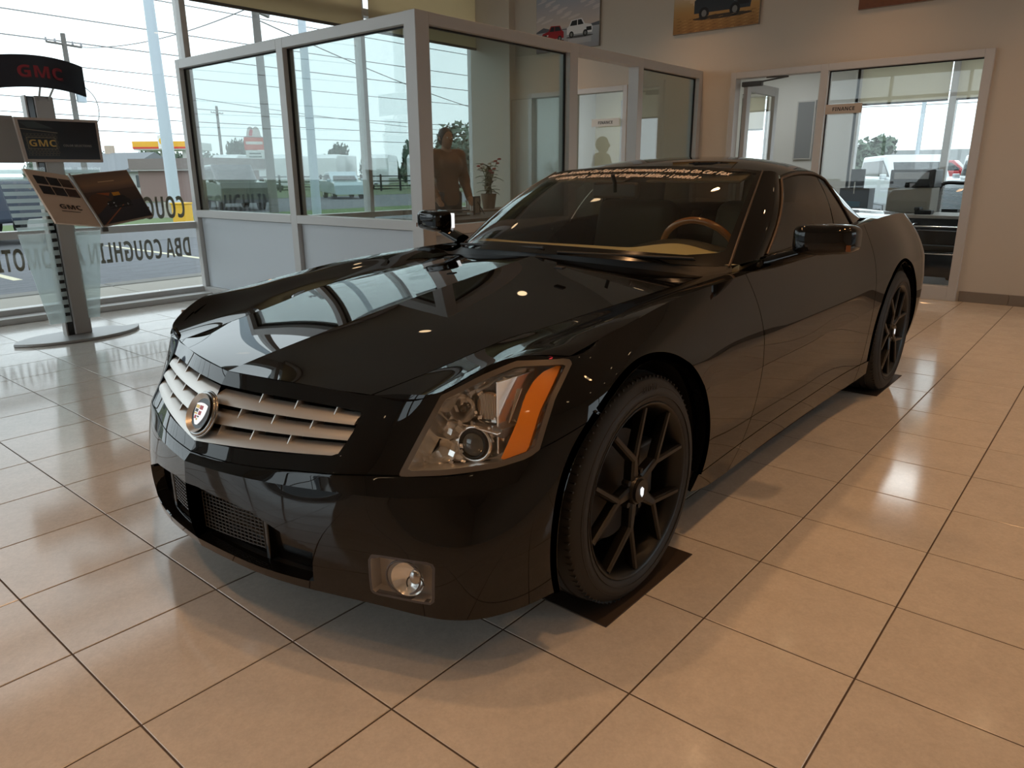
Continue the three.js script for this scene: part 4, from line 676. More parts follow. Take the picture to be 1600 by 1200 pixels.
{
  const t = thing('display_stand', 'silver colour-selector display stand with dark header and open swatch book by the window', 'display stand', [-3.86, 0, -1.58]);
  const L = (x, y, z) => [x + 3.86, y, z + 1.58];
  const sh = new THREE.Shape(); sh.moveTo(-.46, -.06); sh.quadraticCurveTo(-.30, -.26, .05, -.25); sh.quadraticCurveTo(.38, -.21, .46, .01); sh.lineTo(.34, .045); sh.lineTo(.30, .12); sh.quadraticCurveTo(-.05, .23, -.30, .12); sh.quadraticCurveTo(-.42, .05, -.46, -.06);
  const bg = new THREE.ExtrudeGeometry(sh, { depth: .014, bevelSize: .005, bevelThickness: .004, bevelSegments: 2, curveSegments: 16 }); bg.rotateX(-Math.PI / 2); bg.rotateY(Math.PI / 2); bg.translate(0, .005, 0);
  part(t, 'base_plate', bg, std(lin(.42, .42, .42), .38, .5));
  part(t, 'base_foot', [new THREE.CylinderGeometry(.16, .16, .005, 24).translate(0, .0025, -.1), new THREE.CylinderGeometry(.16, .16, .005, 24).translate(0, .0025, .12)], M.black);
  part(t, 'column', rbx(-.05, .02, -.09, .04, 1.76, .035, .012, 2), std(lin(.42, .40, .38), .42, .3));
  part(t, 'column_glazing', rbx(-.045, .02, .035, .03, 1.755, .08, .006, 1), phy(lin(.012, .014, .016), .08));
  part(t, 'column_edge', rbx(-.05, .02, .08, .03, 1.76, .092, .003, 1), std(lin(.40, .38, .36), .4, .4));
  // etched glass wings
  const etched = pane(lin(.86, .93, .93), { roughness: .42, transmission: .75 });
  const wing = (z0b, z1b, z0t, z1t, y0, y1) => quadPanel([[.055, y0, z0b], [.055, y0, z1b], [.055, y1, z1t], [.055, y1, z0t]], .008);
  part(t, 'glass_wing', wing(.20, .05, .30, .05, .13, .80), etched); part(t, 'glass_wing', wing(-.075, -.155, -.075, -.26, .14, .80), etched);
  part(t, 'glass_wing_upper', wing(.30, .05, .37, .05, .805, 1.27), M.glass); part(t, 'glass_wing_upper', wing(-.075, -.26, -.075, -.33, .805, 1.27), M.glass);
  for (let k = 0; k < 9; k++) { const y = .825 + k * .05, e = k / 9 * .065; part(t, 'etched_band', quadPanel([[.062, y, .30 + e], [.062, y, .06], [.062, y + .028, .06], [.062, y + .028, .305 + e]], .004), etched); part(t, 'etched_band', quadPanel([[.062, y, -.08], [.062, y, -.26 - e], [.062, y + .028, -.265 - e], [.062, y + .028, -.08]], .004), etched); }
  for (let k = 0; k < 10; k++) part(t, 'etched_bar', rbx(.058, .18 + k * .062, .055, .064, .205 + k * .062, .09, .001, 1), M.black);
  // curved header
  const arc = (y0, y1) => gridPatch((u, v) => [.22 - .10 * (u * u) * 1, y0 + (y1 - y0) * v - .035 * u * u, -u * .335 + .045], 24, 4, -1, 1);
  const hp = arc(1.80, 2.005), navy = std(lin(.013, .018, .032), .45), hg = (m) => { const P = [], N = [], I = m.i; for (const p of m.v) { P.push(p[0], p[1], p[2]); N.push(p[3], p[4], p[5]); } const g = new THREE.BufferGeometry(); g.setAttribute('position', new THREE.Float32BufferAttribute(P, 3)); g.setAttribute('normal', new THREE.Float32BufferAttribute(N, 3)); g.setIndex(I); return g; };
  const hf = hp.v[0][3] < 0 ? flip(hp) : hp;
  part(t, 'header', [hg(hf), hg(flip(shift(hf, -.012))), hg(flange(hf, .012))], navy);
  { const tg = textGeo('GMC', .075, .003, 1.25), P = tg.attributes.position, w = tg.boundingBox.max.x; for (let i = 0; i < P.count; i++) { const u = (.02 + P.getX(i) - w / 2) / .335, y = P.getY(i), zz = P.getZ(i); P.setXYZ(i, .22 - .10 * u * u + .001 + zz, 1.865 + y - .035 * u * u, -u * .335 + .045); } tg.computeVertexNormals(); part(t, 'header_lettering', tg, std(lin(.30, .02, .035), .5));
    const ti = textGeo('GMC', .075, .003, 1.25), Q = ti.attributes.position; for (let i = 0; i < Q.count; i++) { const u = (.02 + Q.getX(i) - w / 2) / .335; Q.setXYZ(i, .22 - .10 * u * u + .0005 + Q.getZ(i) * .9, 1.865 + Q.getY(i) - .035 * u * u - .006, -u * .335 + .042); } ti.computeVertexNormals(); part(t, 'header_lettering', ti, std(lin(.10, .012, .02), .5)); }
  part(t, 'header_bracket', [bar([0, 1.70, .0], [.19, 1.86, .02], .007), bar([0, 1.70, -.05], [.19, 1.86, -.08], .007)], M.silver);
  // screen
  const scr = (x, w, h) => { x.fillStyle = '#20262e'; x.fillRect(0, 0, w, h); let g = x.createLinearGradient(0, 0, w, 0); g.addColorStop(0, '#2b353c'); g.addColorStop(1, '#1d232c'); x.fillStyle = g; x.fillRect(0, 0, w, h); x.fillStyle = '#3e4b50'; x.beginPath(); x.moveTo(0, h * .05); x.lineTo(w * .2, h * .03); x.lineTo(w * .42, h * .2); x.lineTo(w * .1, h * .2); x.fill(); x.strokeStyle = '#8d8574'; x.lineWidth = 10; x.beginPath(); x.moveTo(0, h * .22); x.lineTo(w * .46, h * .31); x.stroke();
    x.strokeStyle = '#6b6558'; x.lineWidth = 4; for (let r = 0; r < 9; r++) for (let c = 0; c < 9; c++) { if (r > 1 && r < 6 && c > 0 && c < 8) continue; x.strokeRect(w * .03 + c * w * .045 + (r % 2) * 12, h * .34 + r * h * .065, w * .036, h * .045); }
    x.strokeStyle = '#8a8168'; x.lineWidth = 6; x.strokeRect(w * .05, h * .44, w * .36, h * .29);
    x.fillStyle = '#c9a85e'; x.font = 'bold ' + h * .24 + 'px sans-serif'; x.save(); x.translate(w * .06, h * .67); x.scale(1.18, 1); x.fillText('GMC', 0, 0); x.restore(); x.fillStyle = '#8f8c86'; x.font = 'bold ' + h * .078 + 'px sans-serif'; x.fillText('COLOR SELECTIONS', w * .50, h * .66); };
  const SP = [L(-3.64, 1.305, -1.365), L(-3.64, 1.305, -1.875), L(-3.66, 1.60, -1.885), L(-3.66, 1.60, -1.345)];
  part(t, 'screen_frame', quadPanel(SP, .03), std(lin(.46, .38, .33), .45, .2));
  const inset = [[.035, .06], [.965, .06], [.965, .94], [.035, .94]].map(([u, v]) => inQuad(SP, u, v, .002));
  part(t, 'screen_panel', quadPanel(inset, .003), phy(0xffffff, .12, 0, { map: canvasTex(1024, 560, scr) }));
  part(t, 'screen_bracket', rbx(.03, 1.38, -.05, .19, 1.52, .03, .005, 1), M.silver);
  part(t, 'side_board', quadPanel([L(-3.80, 1.30, -1.02), L(-3.78, 1.30, -1.40), L(-3.80, 1.615, -1.38), L(-3.82, 1.615, -1.0)], .02), std(lin(.30, .29, .28), .6));
  // open swatch book
  const LP = [L(-3.46, .895, -1.425), L(-3.49, .852, -1.735), L(-3.70, 1.212, -1.635), L(-3.67, 1.26, -1.35)], RP = [L(-3.485, .85, -1.745), L(-3.55, .905, -2.145), L(-3.75, 1.252, -2.08), L(-3.70, 1.213, -1.655)];
  part(t, 'book_page', quadPanel(LP, .02), std(lin(.66, .48, .36), .6));
  const pic = (x, w, h) => { let g = x.createLinearGradient(0, 0, 0, h); g.addColorStop(0, '#6d5446'); g.addColorStop(.22, '#8f6a50'); g.addColorStop(.34, '#6a5145'); g.addColorStop(.36, '#4e3b34'); g.addColorStop(.6, '#3c302d'); g.addColorStop(.62, '#35323a'); g.addColorStop(1, '#2c2b33'); x.fillStyle = g; x.fillRect(0, 0, w, h);
    x.fillStyle = '#5a3a2a'; x.beginPath(); x.moveTo(0, h * .5); x.quadraticCurveTo(w * .15, h * .33, w * .3, h * .42); x.lineTo(w * .4, h * .55); x.lineTo(w * .1, h * .75); x.lineTo(0, h * .8); x.fill(); x.fillStyle = '#a4512a'; x.beginPath(); x.moveTo(w * .2, h * .38); x.lineTo(w * .45, h * .40); x.lineTo(w * .4, h * .46); x.fill();
    x.strokeStyle = '#b3623a'; x.lineWidth = 6; for (const q of [0, 22]) { x.beginPath(); x.moveTo(w * .05 + q, h); x.lineTo(w * .72 + q * .4, h * .58); x.stroke(); }
    x.save(); vehiclePrint(x, w * .52, h * .70, w * .46, '#191b20', '#15151a', -1); x.restore(); x.fillStyle = '#d08a2a'; x.fillRect(w * .48, h * .40, w * .14, h * .07); x.fillStyle = '#c9a27a'; x.fillRect(w * .36, h * .16, w * .3, h * .02); };
  part(t, 'book_page', quadPanel(RP, .02), std(lin(.30, .2, .14), .6));
  part(t, 'page_picture', quadPanel([[.015, .02], [.985, .02], [.985, .98], [.015, .98]].map(([u, v]) => inQuad(RP, u, v, .002)), .003), phy(0xffffff, .35, 0, { map: canvasTex(768, 768, pic) }));
  const cols = [[.020, .021, .026], [.022, .022, .028], [.075, .045, .035], [.018, .018, .024], [.030, .024, .028], [.060, .028, .024]];
  for (let k = 0; k < 6; k++) { const c = k % 3, r = Math.floor(k / 3), u0 = .12 + c * .285, v0 = .74 - r * .19; part(t, 'colour_swatch', quadPanel([[u0, v0], [u0 + .25, v0], [u0 + .25, v0 + .15], [u0, v0 + .15]].map(([u, v]) => inQuad(LP, u, v, .006)), .006), phy(lin(...cols[k]), .25)); }
  { const o = inQuad(LP, .30, .29, .001), ux = V(...inQuad(LP, 1, .29)).sub(V(...inQuad(LP, 0, .29))).normalize(), uy = V(...inQuad(LP, .3, 1)).sub(V(...inQuad(LP, .3, 0))).normalize(), uz = ux.clone().cross(uy).normalize(), m = new THREE.Matrix4().makeBasis(ux, uy, uz).setPosition(...o); const dk = std(lin(.05, .03, .025), .6);
    part(t, 'page_lettering', textGeo('GMC', .036, .002, 1.35).applyMatrix4(m), dk); part(t, 'page_rule', bx(0, -.022, 0, .125, -.018, .0015).applyMatrix4(m), dk); }
  part(t, 'book_spine', [bar(L(-3.475, .83, -1.742), L(-3.695, 1.222, -1.644), .010)], M.silver); part(t, 'book_clip', rbx(-.012, -.02, -.02, .012, .012, .02, .003, 1), M.aluDark, L(-3.47, .832, -1.745));
  part(t, 'book_bracket', [bar(L(-3.84, 1.05, -1.62), L(-3.62, 1.03, -1.68), .014)], M.silver);
}
// ---------- lettering on the street window, reading from outside ----------
for (const [str, z0, y, h, sx, label] of [['DBA COUGHLIN AUTOMOTIVE', -3.16, .415, .19, .50, 'grey DBA COUGHLIN AUTOMOTIVE lettering on the low window panes, reversed from inside'], ['COUGHLIN', -3.15, .80, .21, .50, 'grey COUGHLIN lettering on the window above the rail, reversed from inside']]) {
  const g = textGeo(str, h, .002, sx); tagged('window_lettering', label, 'lettering', g, std(lin(.20, .18, .13), .7), [XW - .006, y, z0], [0, -Math.PI / 2, 0]);
}
// ---------- rooms behind the back wall ----------
{
  const zb = -10.5;
  structMesh('wall_offices_cream', [bx(XW - .1, 0, zb - .12, -4.55, 2.8, zb), bx(-3.85, 0, zb - .12, -2.67, 2.8, zb), bx(-4.55, 2.35, zb - .12, -3.85, 2.8, zb), bx(-4.55, 0, zb - .12, -3.85, .3, zb)], std(lin(.74, .68, .50), .85));
  structMesh('wall_offices', [bx(-2.67, 0, zb - .12, -2.45, 2.8, zb), bx(-2.45, 0, zb - .12, -2.04, .3, zb), bx(-2.45, 2.3, zb - .12, -2.04, 2.8, zb), bx(-2.04, 0, zb - .12, -.82, 2.8, zb), bx(-.82, 2.6, zb - .12, 1.9, 2.8, zb), bx(-.82, 0, zb - .12, 1.9, .12, zb), bx(1.8, 0, zb, 1.9, 2.8, ZB - .16), bx(XW - .1, 0, zb, XW, 2.8, ZB - .16)], M.white);
  structMesh('wall_offices_partition', bx(-2.72, 0, zb, -2.62, 2.8, ZB - .16), std(lin(.74, .68, .50), .8));
  structMesh('ceiling_offices', bx(XW - .1, 2.65, zb - .12, 1.9, 2.8, ZB - .16), M.white);
  structMesh('floor_offices', bx(XW - .1, -.12, zb - .12, 1.9, -.001, ZB - .0), std(lin(.055, .053, .05), .9));
  glazing('window_5', { axis: 'z', at: zb - .06, uprights: [[-.86, -.79], [.265, .345], [1.72, 1.80]], rails: [[.1, .17], [2.55, 2.62]], top: 2.6, depth: .12 });
  glazing('window_6', { axis: 'z', at: zb - .06, uprights: [[-2.46, -2.42], [-2.08, -2.03]], rails: [[.28, .33], [2.27, 2.32]], top: 2.3, depth: .1, mat: M.aluDark });
  glazing('window_7', { axis: 'z', at: zb - .06, uprights: [[-4.56, -4.52], [-4.2, -4.16], [-3.89, -3.84]], rails: [[.28, .33], [2.32, 2.37]], top: 2.35, depth: .1 });
  const shadeM = new THREE.MeshPhysicalMaterial({ color: lin(.70, .65, .54), roughness: 1, transmission: .8, thickness: 0 });
  const shade1 = (name, label, x0, x1, y0, y1, z) => { const t = thing(name, label, 'roller blind', [(x0 + x1) / 2, y0, z]); const w = (x1 - x0) / 2; part(t, 'fabric', bx(-w, .02, -.001, w, y1 - y0 - .04, .001), shadeM); part(t, 'hem_bar', rbx(-w, 0, -.008, w, .024, .008, .003, 1), M.aluDark); part(t, 'roller', bar([-w, y1 - y0 - .02, 0], [w, y1 - y0 - .02, 0], .025, 12), M.alu); };
  shade1('roller_blind', 'wide beige roller blind half down behind the FINANCE sign', -.78, .26, 2.035, 2.56, zb + .04); shade1('roller_blind', 'beige roller blind half down next to the office window post', .35, 1.70, 2.035, 2.56, zb + .04); shade1('roller_blind', 'narrow beige roller blind in the small window behind the open doorway', -2.42, -2.08, 1.78, 2.28, zb + .04);
  { const t = thing('wall_panel', 'narrow grey framed panel on the white wall behind the open doorway', 'wall panel', [-1.49, 1.36, zb]); part(t, 'frame', rbx(-.13, 0, 0, .13, .79, .03, .004, 1), M.alu); part(t, 'face', rbx(-.11, .02, .028, .11, .77, .034, .002, 1), std(lin(.26, .27, .28), .5)); }
  for (const [x, l] of [[-1.75, 'flat white ceiling panel lamp in the room behind the open doorway'], [.6, 'flat white ceiling panel lamp above the finance desk'], [-3.8, 'flat white ceiling panel lamp in the cream office']]) { const t = thing('panel_lamp', l, 'ceiling lamp', [x, 2.65, -9.2]); part(t, 'frame', rbx(-.31, -.02, -.61, .31, 0, .61, .004, 1), M.white); part(t, 'diffuser', bx(-.28, -.024, -.58, .28, -.02, .58), new THREE.MeshStandardMaterial({ color: lin(.5, .5, .5), emissive: lin(.95, 1, 1), emissiveIntensity: 2 })); const a = new THREE.RectAreaLight(lin(.92, .98, 1), 4, .56, 1.16); a.position.set(0, -.03, 0); a.rotation.x = -Math.PI / 2; a.name = 'panel_lamp_light'; t.add(a); }
  // desk
  { const t = thing('office_desk', 'long grey-topped black office desk behind the finance window', 'desk', [.3, 0, -8.62]); part(t, 'desk_top', rbx(-1.0, .715, -.36, .95, .75, .36, .006, 1), std(lin(.42, .41, .39), .4)); part(t, 'modesty_panel', bx(-.95, .1, .2, .9, .715, .225), std(lin(.012, .013, .018), .35)); part(t, 'pedestal', bx(-.95, 0, -.3, -.5, .715, .2), std(lin(.012, .013, .018), .35)); part(t, 'end_leg', bx(.86, 0, -.33, .9, .715, .3), std(lin(.015, .015, .018), .4)); }
  { const t = thing('printer', 'cream desktop printer with black top on the finance desk', 'printer', [.37, .75, -8.80]); part(t, 'case', rbx(-.22, 0, -.2, .22, .27, .2, .012, 2), std(lin(.45, .43, .38), .5)); part(t, 'paper_drawer', rbx(-.19, .03, .2, .19, .13, .206, .003, 1), std(lin(.40, .38, .33), .5)); part(t, 'scanner', rbx(-.215, .27, -.2, .23, .46, .19, .01, 2), std(lin(.02, .02, .021), .4)); part(t, 'control_panel', rbx(-.17, .36, .185, .17, .43, .215, .004, 1), std(lin(.55, .60, .66), .4)); part(t, 'output_tray', rbx(-.18, .28, .16, .18, .30, .24, .004, 1), M.black); }
  { const t = thing('desk_organizer', 'black desk organizer with upright screen and blue folder on the finance desk', 'organizer', [-.20, .75, -8.72]); part(t, 'rack', [rbx(-.16, 0, -.12, .16, .26, .12, .006, 1)], std(lin(.02, .02, .022), .4)); part(t, 'upright_screen', rbx(-.09, .26, -.03, .06, .47, .0, .004, 1), M.black); part(t, 'folder', rbx(-.12, .055, .12, .08, .115, .135, .003, 1), std(lin(.02, .13, .20), .5)); part(t, 'white_tray', rbx(-.15, .0, .12, .16, .04, .16, .004, 1), std(lin(.35, .38, .4), .5)); part(t, 'pen', bar([.0, .2, .13], [.0, .33, .13], .008), M.chrome); }
  { const t = thing('paper_stack', 'low stack of dark folders on the finance desk', 'folders', [.0, .75, -8.45]); part(t, 'folder', rbx(-.12, 0, -.08, .14, .02, .08, .004, 1), std(lin(.06, .05, .045), .6)); part(t, 'folder', rbx(-.10, .02, -.07, .12, .04, .07, .004, 1), std(lin(.03, .05, .055), .6)); }
  { const t = thing('desk_phone', 'black desk telephone on the finance desk', 'telephone', [.58, .75, -8.42]); part(t, 'base', rbx(-.08, 0, -.07, .08, .045, .07, .01, 2), M.black); part(t, 'handset', rbx(-.085, .04, -.09, -.03, .075, .09, .012, 2), M.black); }
  { const t = thing('mesh_chair', 'black mesh-backed office chair behind the finance desk', 'chair', [.72, 0, -9.45]); const bk = []; part(t, 'back_frame', tube([[-.21, .62, .05], [-.235, .85, .02], [-.20, 1.04, -.02], [0, 1.055, -.03], [.20, 1.04, -.02], [.235, .85, .02], [.21, .62, .05]], .022, 48, 8, true), M.black);
    for (let k = 0; k < 30; k++) { const y = .645 + k * .0132; bk.push(bar([-.22, y, .03], [.22, y, .03], .0035, 4)); } part(t, 'mesh_back', bk, M.black).userData.kind = 'stuff'; part(t, 'seat', new RoundedBoxGeometry(.48, .08, .46, 3, .035), M.black, [0, .48, .2]); part(t, 'gas_lift', bar([0, .1, .2], [0, .46, .2], .025, 12), M.chrome); for (let k = 0; k < 5; k++) { const a = k * 1.2566; part(t, 'base_arm', bar([0, .12, .2], [Math.cos(a) * .29, .055, .2 + Math.sin(a) * .29], .016, 8), M.chrome); part(t, 'castor', new THREE.SphereGeometry(.028, 12, 8), M.black, [Math.cos(a) * .29, .028, .2 + Math.sin(a) * .29]); } }
  { const t = thing('guest_chair', 'black guest chair with chrome tube frame in front of the finance desk', 'chair', [.84, 0, -8.0]); for (const s of [-1, 1]) part(t, 'side_frame', tube([[s * .24, .012, .20], [s * .24, .012, -.2], [s * .24, .2, -.21], [s * .24, .62, -.2], [s * .24, .66, -.12], [s * .24, .66, .18], [s * .24, .60, .2], [s * .24, .05, .2]], .011, 60, 8), M.chrome); part(t, 'seat', new RoundedBoxGeometry(.46, .06, .44, 3, .025), M.black, [0, .45, 0]); part(t, 'cross_bar', bar([-.24, .40, .19], [.24, .40, .19], .010), M.chrome); part(t, 'cross_bar', bar([-.24, .655, .1], [.24, .655, .1], .010), M.chrome); part(t, 'backrest', new RoundedBoxGeometry(.44, .14, .03, 3, .012), M.black, [0, .56, .2]); }
}
// blinds of the street window inside the glazed office
{
  const shadeM = new THREE.MeshPhysicalMaterial({ color: lin(.62, .53, .38), roughness: 1, transmission: .7, thickness: 0 });
  for (const [z0, z1, l] of [[-5.45, -3.38, 'beige roller blind at the top of the street window beside the office post'], [-7.40, -5.55, 'beige roller blind at the top of the street window in the office corner']]) {
    const t = thing('roller_blind', l, 'roller blind', [XW + .13, 2.80, (z0 + z1) / 2]), w = (z1 - z0) / 2;
    part(t, 'fabric', bx(-.001, .02, -w, .001, .92, w), shadeM); part(t, 'hem_bar', rbx(-.01, 0, -w, .01, .03, w, .003, 1), M.aluDark); part(t, 'roller', bar([0, .92, -w], [0, .92, w], .028, 12), M.alu);
  }
}
// ---------- inside the glazed corner office ----------
{ const t = thing('wooden_desk', 'dark wooden desk inside the glazed corner office', 'desk', [-3.28, 0, -5.55]); const wd = std(lin(.055, .035, .022), .45); part(t, 'desk_top', rbx(-.40, .72, -1.0, .42, .76, .9, .008, 1), wd); part(t, 'front_panel', bx(.34, .05, -.95, .37, .72, .85), wd); part(t, 'end_panel', bx(-.36, 0, -.95, .37, .72, -.91), wd); part(t, 'end_panel', bx(-.36, 0, .81, .37, .72, .85), wd); }
{ const t = thing('picture_frame', 'small dark standing picture frame on the office desk', 'picture frame', [-3.36, .76, -5.66], -1.2); part(t, 'frame', [rbx(-.09, 0, -.01, -.07, .20, .01, .003, 1), rbx(.07, 0, -.01, .09, .20, .01, .003, 1), rbx(-.09, .18, -.01, .09, .20, .01, .003, 1), rbx(-.09, 0, -.01, .09, .02, .01, .003, 1)], M.black); part(t, 'picture', bx(-.07, .02, -.004, .07, .18, .0), std(lin(.16, .10, .06), .5)); part(t, 'easel_foot', bar([0, .14, -.01], [0, .005, -.09], .006, 6), M.black); }
{ const t = thing('desk_tray', 'dark document tray with papers on the office desk', 'tray', [-3.40, .76, -5.30]); part(t, 'tray', [rbx(-.12, 0, -.16, .12, .012, .16, .003, 1), rbx(-.12, .05, -.16, .12, .062, .16, .003, 1), rbx(-.12, 0, -.165, -.11, .07, -.15, .002, 1), rbx(-.12, 0, .15, -.11, .07, .165, .002, 1)], M.black); part(t, 'papers', rbx(-.10, .012, -.14, .10, .03, .14, .002, 1), std(lin(.5, .48, .45), .8)); }
{ const t = thing('white_rack', 'small white slatted rack beside the plant in the corner office', 'rack', [-4.06, .76, -6.36]); for (let k = 0; k < 7; k++) part(t, 'slat', rbx(-.008, .0, -.12 + k * .04, .008, .13, -.10 + k * .04, .002, 1), std(lin(.66, .62, .62), .6)); part(t, 'rail', rbx(-.01, .11, -.13, .012, .125, .15, .002, 1), std(lin(.66, .62, .62), .6)); }
{ // cabinet by the window with a plant
  const t = thing('side_cabinet', 'low brown cabinet under the street window in the corner office', 'cabinet', [-4.2, 0, -6.80]); const wd = std(lin(.16, .10, .06), .5); part(t, 'carcass', rbx(-.22, .05, -.55, .22, .76, .55, .006, 1), wd); for (const z of [-.3, .3]) { const d = part(t, 'door', rbx(.22, .08, z - .28, .238, .73, z + .28, .003, 1), wd); part(d, 'knob', new THREE.SphereGeometry(.014, 10, 8), M.silver, [.25, .45, z + (z < 0 ? .22 : -.22)]); } part(t, 'plinth', bx(-.2, 0, -.58, .2, .05, .58), M.black);
  const p = thing('potted_plant', 'leafy plant with pale flowers in a brown pot by the office window', 'plant', [-4.2, .76, -6.80]);
  part(p, 'pot', new THREE.LatheGeometry([[0, 0], [.075, 0], [.10, .17], [.105, .19], [.09, .19], [.08, .16], [0, .16]].map(([a, b]) => new THREE.Vector2(a, b)), 24), std(lin(.20, .12, .07), .6));
  const leaf = (l, w) => { const g = gridPatch((u, v) => { const x = (v - .5) * w * Math.sin(Math.PI * Math.min(1, u * .96 + .03)), y = u * l; return [x, y * (1 - .25 * u), y * .55 * u - Math.abs(v - .5) * w * .3]; }, 6, 4); const P = [], N = []; for (const q of g.v) { P.push(q[0], q[1], q[2]); N.push(q[3], q[4], q[5]); } const b = new THREE.BufferGeometry(); b.setAttribute('position', new THREE.Float32BufferAttribute(P, 3)); b.setAttribute('normal', new THREE.Float32BufferAttribute(N, 3)); b.setIndex(g.i); return b; };
  const greens = [lin(.12, .15, .05), lin(.18, .18, .07), lin(.10, .12, .05)].map((c) => new THREE.MeshPhysicalMaterial({ color: c, roughness: .6, transmission: .3, thickness: 0 })), lg = [leaf(.22, .09), leaf(.17, .07), leaf(.26, .08)];
  for (let k = 0; k < 34; k++) { const a = k * 2.4, h = .18 + (k % 9) * .035, m = part(p, 'leaf', lg[k % 3], greens[k % 3], [Math.cos(a) * .04, h, Math.sin(a) * .04], [0, a, 0]); m.rotateX(.35 + (k % 5) * .16); }
  for (let k = 0; k < 5; k++) { const a = k * 1.3 + .4, e = [Math.cos(a) * .12, .50 + k * .03, Math.sin(a) * .12]; part(p, 'stem', tube([[0, .16, 0], [e[0] * .3, .35, e[2] * .3], e], .004, 12, 5), greens[0]); for (let q = 0; q < 3; q++) part(p, 'blossom', new THREE.SphereGeometry(.026, 10, 6).scale(1, .5, 1), std(k % 2 ? lin(.55, .50, .42) : lin(.40, .08, .07), .7), [e[0] + Math.cos(q * 2) * .03, e[1] - q * .025, e[2] + Math.sin(q * 2) * .03]); }
}
